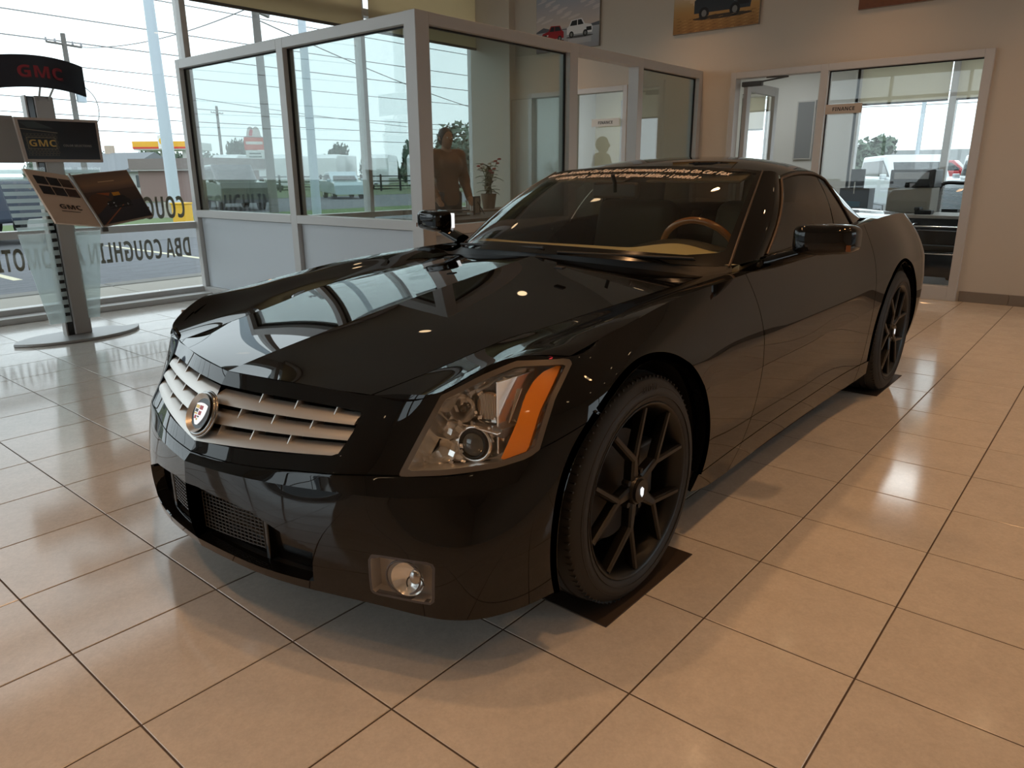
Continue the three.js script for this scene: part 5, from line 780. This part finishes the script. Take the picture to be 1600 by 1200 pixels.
// ---------- person standing at the desk ----------
{
  const t = thing('person', 'person with dark hair in a brown jacket standing behind the office desk', 'person', [-4.02, 0, -5.86], Math.PI * .42);
  const cap = (p, a, b, ra, rb) => { const bx_ = b[0] - a[0], by = b[1] - a[1], bz = b[2] - a[2], px = p[0] - a[0], py = p[1] - a[1], pz = p[2] - a[2], h = Math.min(1, Math.max(0, (px * bx_ + py * by + pz * bz) / (bx_ * bx_ + by * by + bz * bz + 1e-9))); return Math.hypot(px - bx_ * h, py - by * h, pz - bz * h) - (ra + (rb - ra) * h); };
  const smin = (a, b, k) => { const h = Math.max(k - Math.abs(a - b), 0) / k; return Math.min(a, b) - h * h * k * .25; };
  function sdfMesh(f, lo, hi, res) {
    const mc = new MarchingCubes(res, new THREE.MeshStandardMaterial(), false, false, 400000); mc.isolation = 0; const n = mc.size, c = [0, 1, 2].map((k) => (lo[k] + hi[k]) / 2), s = Math.max(...[0, 1, 2].map((k) => hi[k] - lo[k])) / 2;
    for (let z = 0; z < n; z++) for (let y = 0; y < n; y++) for (let x = 0; x < n; x++) mc.field[x + y * n + z * n * n] = -f([c[0] + (x - n / 2) / (n / 2) * s, c[1] + (y - n / 2) / (n / 2) * s, c[2] + (z - n / 2) / (n / 2) * s]);
    mc.update(); const k = mc.count ?? mc.geometry.drawRange.count, P = new Float32Array(mc.positionArray.slice(0, k * 3)); for (let i = 0; i < k; i++) for (let d = 0; d < 3; d++) P[i * 3 + d] = c[d] + P[i * 3 + d] * s;
    let g = new THREE.BufferGeometry(); g.setAttribute('position', new THREE.BufferAttribute(P, 3)); g = mergeVertices(g, 1e-5); g.computeVertexNormals(); return g;
  }
  const un = (list, k) => (p) => { let d = 1e3; for (const [a, b, ra, rb] of list) d = smin(d, cap(p, a, b, ra, rb), k); return d; };
  // whole body, feet to neck, arms slightly bent
  const arm = (s) => [[[s * .19, 1.40, 0], [s * .25, 1.13, -.01], .052, .043], [[s * .25, 1.13, -.01], [s * .22, .93, .14], .042, .030], [[s * .22, .93, .14], [s * .215, .88, .19], .030, .028]];
  const fingers = (s) => [0, 1, 2, 3].map((k) => [[s * .215 + (k - 1.5) * .017, .875, .19], [s * .212 + (k - 1.5) * .018, .835 + Math.abs(k - 1.4) * .006, .225], .0085, .0075]).concat([[[s * .19, .895, .175], [s * .178, .862, .21], .010, .008]]);
  const body = [[[0, .98, 0], [0, 1.16, -.01], .125, .12], [[-.05, 1.30, 0], [.05, 1.30, 0], .125, .125], [[-.15, 1.41, -.01], [.15, 1.41, -.01], .055, .055], [[0, 1.42, -.01], [0, 1.53, .0], .055, .05], ...arm(1), ...arm(-1)];
  for (const s of [-1, 1]) body.push([[s * .09, .95, 0], [s * .10, .52, .01], .085, .058], [[s * .10, .52, .01], [s * .10, .09, -.01], .055, .040], [[s * .10, .05, -.02], [s * .11, .035, .14], .04, .03]);
  part(t, 'body', merge([sdfMesh(un(body, .05), [-.5, 0, -.5], [.5, 1.62, .5], 84), sdfMesh(un([...fingers(1), [[.215, .90, .17], [.213, .868, .20], .024, .022]], .008), [.15, .78, .12], [.28, .95, .28], 40), sdfMesh(un([...fingers(-1), [[-.215, .90, .17], [-.213, .868, .20], .024, .022]], .008), [-.28, .78, .12], [-.15, .95, .28], 40),
    sdfMesh((p) => { let d = Math.hypot(p[0] / .074, (p[1] - 1.60) / .108, (p[2] - .01) / .092) * .085 - .085; d = smin(d, cap(p, [0, 1.52, .035], [0, 1.545, .06], .04, .03), .03); d = smin(d, cap(p, [0, 1.605, .095], [0, 1.585, .112], .010, .013), .015); for (const s of [-1, 1]) { d = smin(d, cap(p, [s * .076, 1.585, .005], [s * .078, 1.61, 0], .012, .014), .01); d = Math.max(d, -(Math.hypot(p[0] - s * .031, p[1] - 1.605, p[2] - .098) - .011)); } d = Math.max(d, -(cap(p, [-.022, 1.548, .098], [.022, 1.548, .098], .004, .004))); return d; }, [-.13, 1.46, -.13], [.13, 1.74, .14], 56)]), std(lin(.35, .20, .13), .6));
  part(t, 'jacket', sdfMesh((p) => { let d = un([[[0, .93, 0], [0, 1.16, -.01], .15, .14], [[-.06, 1.30, 0], [.06, 1.30, 0], .14, .14], [[-.16, 1.415, -.01], [.16, 1.415, -.01], .068, .068], ...arm(1).slice(0, 2).map(([a, b, x, y]) => [a, b, x + .016, y + .014]), ...arm(-1).slice(0, 2).map(([a, b, x, y]) => [a, b, x + .016, y + .014])], .05)(p); return Math.max(d, .84 - p[1], -(Math.hypot(p[0], p[2] + .0) - .062) - Math.max(0, 1.45 - p[1]) * 3); }, [-.5, .8, -.5], [.5, 1.6, .5], 72), std(lin(.17, .085, .04), .8));
  part(t, 'trousers', sdfMesh((p) => Math.max(un([[[0, .93, 0], [0, 1.0, 0], .14, .14], [[.09, .95, 0], [.10, .52, .01], .098, .074], [[.10, .52, .01], [.10, .09, -.01], .072, .06], [[-.09, .95, 0], [-.10, .52, .01], .098, .074], [[-.10, .52, .01], [-.10, .09, -.01], .072, .06]], .04)(p), p[1] - 1.0, .07 - p[1]), [-.3, .02, -.3], [.3, 1.05, .3], 64), std(lin(.02, .02, .025), .8));
  part(t, 'hair', sdfMesh((p) => Math.max(Math.hypot(p[0] / .086, (p[1] - 1.615) / .112, (p[2] + .005) / .104) * .095 - .095, -(Math.hypot(p[0] / .070, (p[1] - 1.575) / .105, (p[2] - .055) / .085) * .085 - .085), 1.50 - p[1]), [-.13, 1.46, -.14], [.13, 1.75, .12], 48), std(lin(.012, .009, .007), .55));
  for (const s of [-1, 1]) { part(t, 'shoe', new RoundedBoxGeometry(.085, .07, .26, 3, .03), M.black, [s * .105, .037, .05]); part(t, 'eye', new THREE.SphereGeometry(.0105, 12, 8), std(lin(.5, .5, .5), .3), [s * .031, 1.605, .090]); }
}
// ---------- outside ----------
const GY = -.15;
structMesh('ground_lot', bx(-14, GY - .3, -60, XW - .06, GY, 40), std(0xffffff, .85, 0, { map: (() => { const t = noiseTex(512, [8, 60, 200], (v, r) => { const k = 96 + 22 * (v[0] - .5) + 26 * (v[1] - .5) + 34 * (v[2] - .5) + 24 * (r - .5); return [k * .97, k, k * 1.05]; }, true, 21); t.repeat.set(20, 20); return t; })() }));
const lawn = std(lin(.085, .135, .04), .95), roadM = std(lin(.13, .135, .142), .9), concrete = std(lin(.34, .32, .28), .9);
structMesh('ground_yard', bx(XW - .06, GY - .3, -60, 60, GY, ZB - 3.1), std(lin(.11, .113, .118), .9));
structMesh('ground_front', bx(XW - .06, GY - .3, ZF + .17, 60, GY, 60), std(lin(.12, .123, .126), .9));
structMesh('ground_east', bx(XE + .16, GY - .3, ZB - 3.1, 60, GY, ZF + .17), std(lin(.12, .123, .126), .9));
{ const s = struct('pavement'); for (let z = -9; z < 12; z += 1.5) part(s, 'paving_slab', rbx(-6.75, GY, z + .006, XW - .07, GY + .11, z + 1.494, .008, 1), concrete); for (let z = -9; z < 12; z += 3) part(s, 'kerb_stone', rbx(-7.05, GY, z + .004, -6.76, GY + .12, z + 2.996, .03, 2), std(lin(.20, .195, .18), .95)); }
structMesh('ground_verge', bx(-22.5, GY - .3, -60, -17.4, GY + .02, 50), lawn);
structMesh('ground_apron', bx(-17.4, GY - .3, -60, -14, GY + .004, 50), roadM);
structMesh('ground_street', bx(-38, GY - .3, -160, -22.5, GY - .01, 90), roadM);
structMesh('ground_far', bx(-260, GY - .4, -260, -38, GY, 120), std(lin(.11, .14, .07), .95));
structMesh('ground_back', bx(-38, GY - .4, -260, 90, GY - .005, -60), std(lin(.13, .135, .12), .95));
{ const s = struct('parking_line'); for (const z of [-11.5, -8.6, -5.7, -2.8, .1, 3]) part(s, 'painted_line', bx(-13.6, GY, z, -9.2, GY + .004, z + .11), std(lin(.62, .58, .42), .8)); }
// vehicles
function roundProfile(pts, depth, bevel) { const s = new THREE.Shape(); pts.forEach(([x, y], i) => i ? s.lineTo(x, y) : s.moveTo(x, y)); const g = new THREE.ExtrudeGeometry(s, { depth: depth - 2 * bevel, bevelSize: bevel, bevelThickness: bevel, bevelSegments: 3 }); g.translate(0, 0, -(depth - 2 * bevel) / 2); return g; }
function vehicle(name, label, kind, col, pos, turn, group) {
  const t = thing(name, label, kind === 'trailer' ? 'trailer' : kind === 'pickup' ? 'truck' : 'car', pos, turn, group), paint = phy(col, .35, .1, { clearcoat: 1, clearcoatRoughness: .04 }), dark = phy(lin(.02, .024, .028), .06), blk = std(lin(.015, .015, .016), .7);
  if (kind === 'trailer') { part(t, 'box_body', roundProfile([[-3.2, .55], [3.2, .55], [3.2, 2.7], [2.6, 3.0], [-3.2, 3.0]], 2.3, .12), paint); for (const x of [-1.8, .2, 1.7]) part(t, 'window', rbx(x - .4, 1.6, 1.14, x + .4, 2.1, 1.17, .02, 1), dark); part(t, 'stripe', rbx(-3.15, 1.15, 1.14, 3.1, 1.3, 1.165, .01, 1), std(lin(.25, .28, .32), .5)); part(t, 'door', rbx(.75, .75, 1.14, 1.2, 2.5, 1.165, .02, 1), std(lin(.55, .56, .58), .5)); for (const x of [-.6, .3]) part(t, 'wheel', new THREE.CylinderGeometry(.36, .36, .22, 20).rotateX(Math.PI / 2), blk, [x, .36, 1.0]); part(t, 'drawbar', rbx(3.1, .45, -.1, 4.2, .55, .1, .02, 1), blk); return t; }
  const L = { suv: 4.7, pickup: 5.6, sedan: 4.7 }[kind] / 2, low = .32, P = kind === 'pickup' ? [[-L, .55], [L, .5], [L, 1.05], [L - .1, 1.15], [1.25, 1.22], [-L, 1.22]] : kind === 'suv' ? [[-L, .45], [L, .4], [L, .85], [L - .12, 1.0], [1.15, 1.08], [-L, 1.10]] : [[-L, .4], [L, .35], [L, .72], [L - .2, .86], [1.0, .95], [-L + .1, .98]];
  const top = kind === 'pickup' ? 1.9 : kind === 'suv' ? 1.72 : 1.45, y0 = P[4][1] - .03, K = kind === 'pickup' ? [[1.3, y0], [.55, top], [-.75, top], [-.95, y0]] : kind === 'suv' ? [[1.2, y0], [.35, top], [-1.9, top - .03], [-L + .1, y0]] : [[1.05, y0], [.2, top], [-1.1, top - .03], [-1.9, y0]];
  part(t, 'body', roundProfile(P, 1.86, .09), paint); part(t, 'cabin', roundProfile(K, 1.62, .08), paint);
  const win = (k, d) => K.map(([x, y], i) => [x + (i < 2 ? -.10 : .10) * k, y + (i === 0 || i === 3 ? .07 : -.09)]);
  part(t, 'side_glass', roundProfile(win(1), 1.66, .01), dark);
  { const [a, b] = K, f = (q, w) => [a[0] + (b[0] - a[0]) * q + .085, a[1] + (b[1] - a[1]) * q + .02, w]; part(t, 'windscreen', quadPanel([f(.12, .7), f(.12, -.7), f(.92, -.62), f(.92, .62)], .03), dark); }
  { const a = K[3], b = K[2], f = (q, w) => [a[0] + (b[0] - a[0]) * q - .085, a[1] + (b[1] - a[1]) * q + .02, w]; part(t, 'rear_glass', quadPanel([f(.15, -.68), f(.15, .68), f(.9, .6), f(.9, -.6)], .03), dark); }
  part(t, 'grille', rbx(L - .02, P[1][1] + .22, -.5, L + .02, P[2][1] - .06, .5, .02, 1), blk);
  for (const s of [-1, 1]) { part(t, 'head_lamp', rbx(L - .06, P[2][1] - .22, s * .58, L + .015, P[2][1] - .04, s * .88, .02, 1), std(lin(.6, .62, .64), .15, .4)); part(t, 'tail_lamp', rbx(-L - .015, y0 - .38, s * .68, -L + .05, y0 - .1, s * .88, .02, 1), std(lin(.35, .02, .02), .2)); part(t, 'door_mirror', rbx(.98, y0 + .05, s * .90, 1.10, y0 + .2, s * 1.08, .03, 1), paint); }
  for (const x of [L - .95, -L + 1.0]) for (const s of [-1, 1]) { const w = part(t, 'wheel', new THREE.CylinderGeometry(.36, .36, .22, 24).rotateX(Math.PI / 2), blk, [x, .36, s * .80]); part(w, 'hub_cap', new THREE.CylinderGeometry(.22, .22, .02, 20).rotateX(Math.PI / 2), M.silver, [0, 0, s * .112]); }
  if (kind === 'pickup') part(t, 'bed', [bx(-L + .1, 1.22, -.8, -1.0, 1.225, .8)], blk);
  return t;
}
vehicle('parked_car', 'black sport-utility parked outside the first office pane', 'suv', lin(.012, .014, .018), [-27.0, GY - .01, -16.1], -.30);
vehicle('parked_truck', 'dark blue pickup parked outside the left street window behind the stand', 'pickup', lin(.03, .045, .075), [-15.6, GY + .004, -3.0], -1.25);
vehicle('parked_car', 'pale blue sedan parked outside the second office pane', 'sedan', lin(.40, .50, .55), [-34.5, GY - .01, -27.5], -.45);
for (let k = 0; k < 6; k++) { const f = k / 5; vehicle('parked_trailer', 'white camping trailer in the row beyond the dark rail fence', 'trailer', lin(.72, .74, .75), [-62 + f * 13, GY, -37 - f * 17], -.95 + (k % 2) * .1, 'white trailers beyond the fence'); }
vehicle('parked_car', 'white sport-utility outside the finance office window behind the printer', 'suv', lin(.62, .66, .68), [-3.3, GY, -25.0], -1.05);
vehicle('parked_car', 'silver white sport-utility outside the finance window nearest the far jamb', 'suv', lin(.58, .62, .65), [-.3, GY, -23.6], -1.15);
vehicle('parked_truck', 'red pickup far behind the finance office window', 'pickup', lin(.45, .02, .025), [-8.3, GY, -58], 0);
vehicle('parked_car', 'grey sedan outside the glazed side wall', 'sedan', lin(.3, .31, .33), [14, GY, -5], 1.4); vehicle('parked_truck', 'red pickup outside the glazed side wall', 'pickup', lin(.4, .03, .03), [17, GY, -12], 1.5);
{ // rail fence before the trailers
  const t = thing('rail_fence', 'long dark rail fence in front of the white trailers', 'fence', [-47, GY, -36]); const dk = std(lin(.03, .03, .03), .8), a = [-7, 0, 6], b = [7, 0, -16];
  for (let k = 0; k <= 16; k++) { const f = k / 16, p = a.map((v, i) => v + (b[i] - v) * f); part(t, 'post', bx(p[0] - .06, 0, p[2] - .06, p[0] + .06, 1.35, p[2] + .06), dk); }
  for (const y of [.4, .8, 1.2]) part(t, 'rail', bar([a[0], y, a[2]], [b[0], y, b[2]], .05, 6), dk);
}
// poles and wires
const wood = std(lin(.16, .15, .14), .9), galv = std(lin(.50, .57, .63), .5, .2);
function pole(name, label, p, h, r0, r1, m, extra) { const t = thing(name, label, 'pole', p); part(t, 'shaft', bar([0, 0, 0], [0, h, 0], r0, 14, r1), m); extra?.(t); return t; }
const arms = (t, h, dx, dz) => { part(t, 'cross_arm', bar([-dx, h, -dz], [dx, h, dz], .05, 6), wood); for (const k of [-1, -.5, .5, 1]) part(t, 'insulator', new THREE.CylinderGeometry(.04, .06, .16, 8), std(lin(.3, .3, .32), .4), [dx * k, h + .12, dz * k]); };
pole('light_pole', 'thick pale steel light pole outside the large left window', [-22.4, GY, -11.4], 11.5, .20, .12, galv, (t) => { part(t, 'foot', new THREE.CylinderGeometry(.4, .42, .5, 18), concrete, [0, .25, 0]); part(t, 'lamp_arm', bar([0, 11.4, 0], [1.6, 11.6, .4], .06), galv); });
pole('utility_pole', 'wooden utility pole with transformer beyond the header sign', [-39.6, GY, -15.2], 8.1, .15, .11, wood, (t) => { arms(t, 7.6, .3, .9); part(t, 'transformer', new THREE.CylinderGeometry(.22, .22, .8, 16), galv, [.1, 5.35, -.36]); part(t, 'drop_wire', tube([[0, 5.9, -.4], [.1, 5.2, -1.0], [.05, 4.2, -1.05], [0, 3.5, -.4]], .02, 24, 5), wood); });
pole('utility_pole', 'thin far utility pole above the trees behind the first office pane', [-93.8, GY, -53], 10.2, .2, .16, wood, (t) => arms(t, 9.3, .5, 1.1));
pole('utility_pole', 'tall wooden utility pole next to the red and white road sign', [-21.35, GY, -14.45], 7.2, .16, .12, wood, (t) => arms(t, 6.6, .5, .8));
pole('light_pole', 'pale steel light pole behind the second office pane', [-18.1, GY, -13.95], 9.5, .15, .10, galv);
pole('utility_pole', 'slim pole behind the FINANCE sign', [-9.6, GY, -38], 8.5, .12, .09, wood, (t) => arms(t, 7.9, .8, .1));
pole('utility_pole', 'slim pole above the cars behind the finance window', [-8.1, GY, -48.4], 6.2, .12, .09, wood, (t) => arms(t, 5.8, .8, .1));
pole('light_pole', 'pale lamp post with curved arm behind the finance window', [-4.4, GY, -31], 4.4, .08, .06, galv, (t) => part(t, 'lamp_arm', tube([[0, 4.35, 0], [-.6, 4.55, 0], [-1.5, 4.5, 0]], .05, 16, 6), galv));
pole('light_pole', 'broad pale steel pole at the right of the finance window', [-.80, GY, -20.5], 9, .2, .16, galv);
const wire = (label, a, b, sag, r = .02) => { const pts = []; for (let k = 0; k <= 10; k++) { const f = k / 10; pts.push([a[0] + (b[0] - a[0]) * f, a[1] + (b[1] - a[1]) * f - sag * 4 * f * (1 - f), a[2] + (b[2] - a[2]) * f]); } tagged('power_line', label, 'wire', tube(pts, r, 30, 5), std(lin(.16, .165, .17), .7), undefined, undefined, 'overhead power lines'); };
for (const [k, y] of [[0, 10.6], [1, 9.1], [2, 8.0], [3, 6.9], [4, 5.3], [5, 4.6], [6, 3.9]]) wire('thin overhead power line crossing the sky above the street', [-38.5 - k * .15, y + .15, 26], [-41 - k * .1, y - .25, -66], .35, k < 3 ? .026 : .021);
for (const y of [6.6, 5.2, 4.6]) wire('thin overhead power line crossing the sky behind the finance window', [-26, y + .5, -40], [14, y + .3, -44], .7, .02);
wire('thin overhead power line slanting over the corner office', [-39.6, 7.4, -15.8], [-21.3, 6.6, -14.4], .4, .018); wire('thin overhead power line slanting over the corner office', [-21.3, 6.5, -14.4], [-18, 7.5, -40], .5, .018); wire('thin overhead power line slanting over the corner office', [-21.3, 6.2, -14.4], [-40, 5.6, -52], .5, .02); wire('thin overhead power line slanting over the corner office', [-40, 6.4, -10], [-52, 5.2, -60], .4, .02);
{ // fuel station canopy
  const t = thing('fuel_canopy', 'white yellow and red fuel station canopy with shell emblem across the street', 'canopy', [-83.0, GY, -41.1], -.868);
  part(t, 'roof_slab', rbx(-3, 4.1, -3.3, 2.8, 4.95, 3.1, .05, 1), std(lin(.72, .73, .73), .6));
  part(t, 'yellow_band', rbx(2.8, 4.42, -3.32, 2.86, 5.0, 3.12, .01, 1), std(lin(.80, .42, .03), .5)); part(t, 'red_band', rbx(2.8, 4.22, -3.32, 2.87, 4.42, 3.12, .01, 1), std(lin(.62, .05, .03), .5));
  part(t, 'emblem_panel', rbx(2.85, 4.2, -1.0, 2.92, 5.65, .25, .04, 1), std(lin(.78, .78, .76), .5));
  const sh = new THREE.Shape(); sh.moveTo(-.18, -.48); sh.lineTo(.18, -.48); sh.lineTo(.24, -.3); sh.bezierCurveTo(.62, -.1, .5, .42, 0, .48); sh.bezierCurveTo(-.5, .42, -.62, -.1, -.24, -.3); part(t, 'shell_emblem', new THREE.ExtrudeGeometry(sh, { depth: .05, bevelEnabled: false }).rotateY(Math.PI / 2), std(lin(.85, .48, .02), .5), [2.92, 4.95, -.38]);
  for (const [x, z] of [[-1.8, -2], [1.6, -2], [-1.8, 2], [1.6, 2]]) part(t, 'column', bx(x - .2, 0, z - .2, x + .2, 4.1, z + .2), std(lin(.6, .6, .6), .6));
}
{ // bungalow and brick building
  const h = thing('bungalow', 'white bungalow with grey gabled roof across the street', 'house', [-47.5, GY, -20.0], .35); part(h, 'wall', bx(-3, 0, -2.2, 3, 1.75, 2.2), std(lin(.62, .65, .64), .8));
  const r = new THREE.Shape(); r.moveTo(-2.6, 1.6); r.lineTo(2.6, 1.6); r.lineTo(0, 2.75); part(h, 'roof', new THREE.ExtrudeGeometry(r, { depth: 6.6, bevelEnabled: false }).rotateY(Math.PI / 2).translate(-3.3, 0, 0), std(lin(.20, .215, .23), .9)); for (const z of [-1, 1]) { const w = part(h, 'window', rbx(2.98, .7, z - .4, 3.05, 1.4, z + .4, .02, 1), std(lin(.1, .12, .13), .2)); } part(h, 'chimney', bx(-.6, 2.2, -.3, -.2, 3.2, .1), std(lin(.5, .4, .32), .9)); part(h, 'door', rbx(2.98, 0, -.3, 3.06, 1.35, .3, .02, 1), std(lin(.12, .14, .15), .6));
  const b = thing('brick_building', 'low brown brick building with dark shingled roof across the street', 'building', [-38.5, GY, -20.8], .42); const br = std(lin(.24, .17, .15), .9); part(b, 'wall', bx(-2.5, 0, -1.9, 2.5, 1.75, 1.9), br); part(b, 'roof', bx(-2.8, 1.7, -2.2, 2.8, 2.25, 2.2), std(lin(.22, .19, .175), .95)); const rows = []; for (let k = 0; k < 14; k++) rows.push(bx(2.5, .1 + k * .12, -1.9, 2.512, .19 + k * .12, 1.9)); part(b, 'brick_course', rows, std(lin(.28, .19, .165), .9)).userData.kind = 'stuff'; part(b, 'eaves', bx(-2.75, 1.62, -2.15, 2.75, 1.72, 2.15), std(lin(.5, .48, .45), .8));
}
{ // road sign shaped like a hat on a pole
  const t = thing('road_sign', 'red and white restaurant road sign with hat-shaped top on a pole', 'sign', [-48.9, GY, -30.7], .95); part(t, 'pole', bar([0, 0, -.05], [0, 2.6, -.05], .13, 12), std(lin(.25, .29, .30), .6));
  part(t, 'name_panel', rbx(-.72, 3.15, -.1, .72, 4.05, .1, .03, 1), std(lin(.60, .10, .05), .5)); part(t, 'message_board', rbx(-.66, 2.4, -.1, .66, 3.13, .1, .02, 1), std(lin(.66, .68, .66), .5)); part(t, 'letter_row', [bx(-.4, 2.85, .1, .4, 2.95, .11), bx(-.45, 2.62, .1, .45, 2.72, .11)], std(lin(.08, .1, .1), .6)); part(t, 'name_stroke', [bx(-.6, 3.55, .1, .6, 3.75, .115)], std(lin(.72, .70, .66), .5));
  const hs = new THREE.Shape(); hs.moveTo(-.62, 0); hs.lineTo(-.50, .12); hs.bezierCurveTo(-.46, .75, -.2, .9, 0, .62); hs.bezierCurveTo(.2, .9, .46, .75, .5, .12); hs.lineTo(.62, 0); part(t, 'hat', new THREE.ExtrudeGeometry(hs, { depth: .12, bevelEnabled: false }), std(lin(.66, .60, .58), .5), [0, 4.05, -.06]); const hb = new THREE.Shape(); hb.moveTo(-.32, .1); hb.bezierCurveTo(-.3, .6, -.1, .7, -.02, .45); hb.lineTo(-.1, .1); part(t, 'hat_mark', new THREE.ExtrudeGeometry(hb, { depth: .13, bevelEnabled: false }), std(lin(.55, .06, .08), .5), [0, 4.05, -.06]);
}
{ const t = thing('utility_box', 'yellow marker box on the grass verge behind the window lettering', 'utility box', [-18.6, GY + .02, -9.75], .5); part(t, 'case', rbx(-.2, 0, -.2, .2, .55, .2, .02, 1), std(lin(.75, .42, .02), .6)); part(t, 'cap', rbx(-.22, .55, -.22, .22, .6, .22, .015, 1), std(lin(.70, .40, .02), .6)); }
structMesh('building_far', [bx(-22, GY, -82, -10, 3.0, -78)], std(lin(.34, .35, .36), .9));
// trees along the skyline, each its own crown and trunk
{
  const blob = (sd) => { // a crown of many small leaf sprays on rounded masses
    let s = sd * 9301 + 7; const r = () => { s = (s * 1664525 + 1013904223) >>> 0; return s / 4294967296; }; const P = [], N = [], balls = []; for (let k = 0; k < 11; k++) balls.push([(r() - .5) * 1.2, .62 + (r() - .35) * .8, (r() - .5) * 1.2, .26 + r() * .22]);
    for (let k = 0; k < 2600; k++) { const b = balls[k % 11], a = r() * 6.283, u = r() * 2 - 1, q = Math.sqrt(1 - u * u), n = V(q * Math.cos(a), u, q * Math.sin(a)), c = V(b[0], b[1], b[2]).addScaledVector(n, b[3] * (.55 + r() * .55)), e = V(r() - .5, r() - .5, r() - .5).normalize(), t = n.clone().lerp(e, .6).cross(V(r() - .5, r() - .5, r() - .5)).normalize().multiplyScalar(.07 + r() * .06), f = t.clone().cross(n.clone().lerp(e, .4).normalize()).multiplyScalar(.7);
      const A = c.clone().add(t), B = c.clone().addScaledVector(t, -.6).add(f), D = c.clone().addScaledVector(t, -.6).sub(f); P.push(...A.toArray(), ...B.toArray(), ...D.toArray()); }
    const g = new THREE.BufferGeometry(); g.setAttribute('position', new THREE.Float32BufferAttribute(P, 3)); g.computeVertexNormals(); return g; };
  const crowns = [1, 2, 3, 4].map(blob), gm = [lin(.11, .165, .115), lin(.13, .18, .13), lin(.10, .15, .11), lin(.12, .17, .13)].map((c) => std(c, .95)), tm = std(lin(.07, .055, .045), .95);
  const tree = (label, p, w, h, k, group) => { const t = thing('tree', label, 'tree', p, k * 1.7, group); part(t, 'crown', crowns[k % 4], gm[k % 4]).scale.set(w, h, w); part(t, 'trunk', bar([0, 0, 0], [0, h * .7, 0], .18, 8, .1), tm); };
  for (let k = 0; k < 16; k++) { const f = k / 15, a = [-112, -36], b = [-84, -84], q = [a[0] + (b[0] - a[0]) * f, a[1] + (b[1] - a[1]) * f]; tree('bushy green tree in the tree line beyond the street', [q[0] + ((k * 37) % 7 - 3) * .5, GY, q[1] + ((k * 53) % 5 - 2) * .4], 1.75 + ((k * 29) % 3) * .12, 2.7 + ((k * 17) % 10) * .17, k, 'tree line beyond the street'); }
  tree('dark broad tree seen past the person in the corner office', [-60, GY, -66.5], 5.5, 4.6, 2); tree('dark round tree behind the finance office window', [-13.6, GY, -57], 3.0, 2.7, 1); for (let k = 0; k < 5; k++) tree('small pale tree on the skyline behind the finance office window', [-11 + k * 2.6, GY, -88 - (k % 2) * 4], 2.6, 2.4 + (k % 3) * .3, k + 1, 'skyline trees behind the finance window'); tree('green tree at the right edge of the second office pane', [-40, GY, -44], 3.4, 2.7, 3);
}
renderer.render(scene, camera);
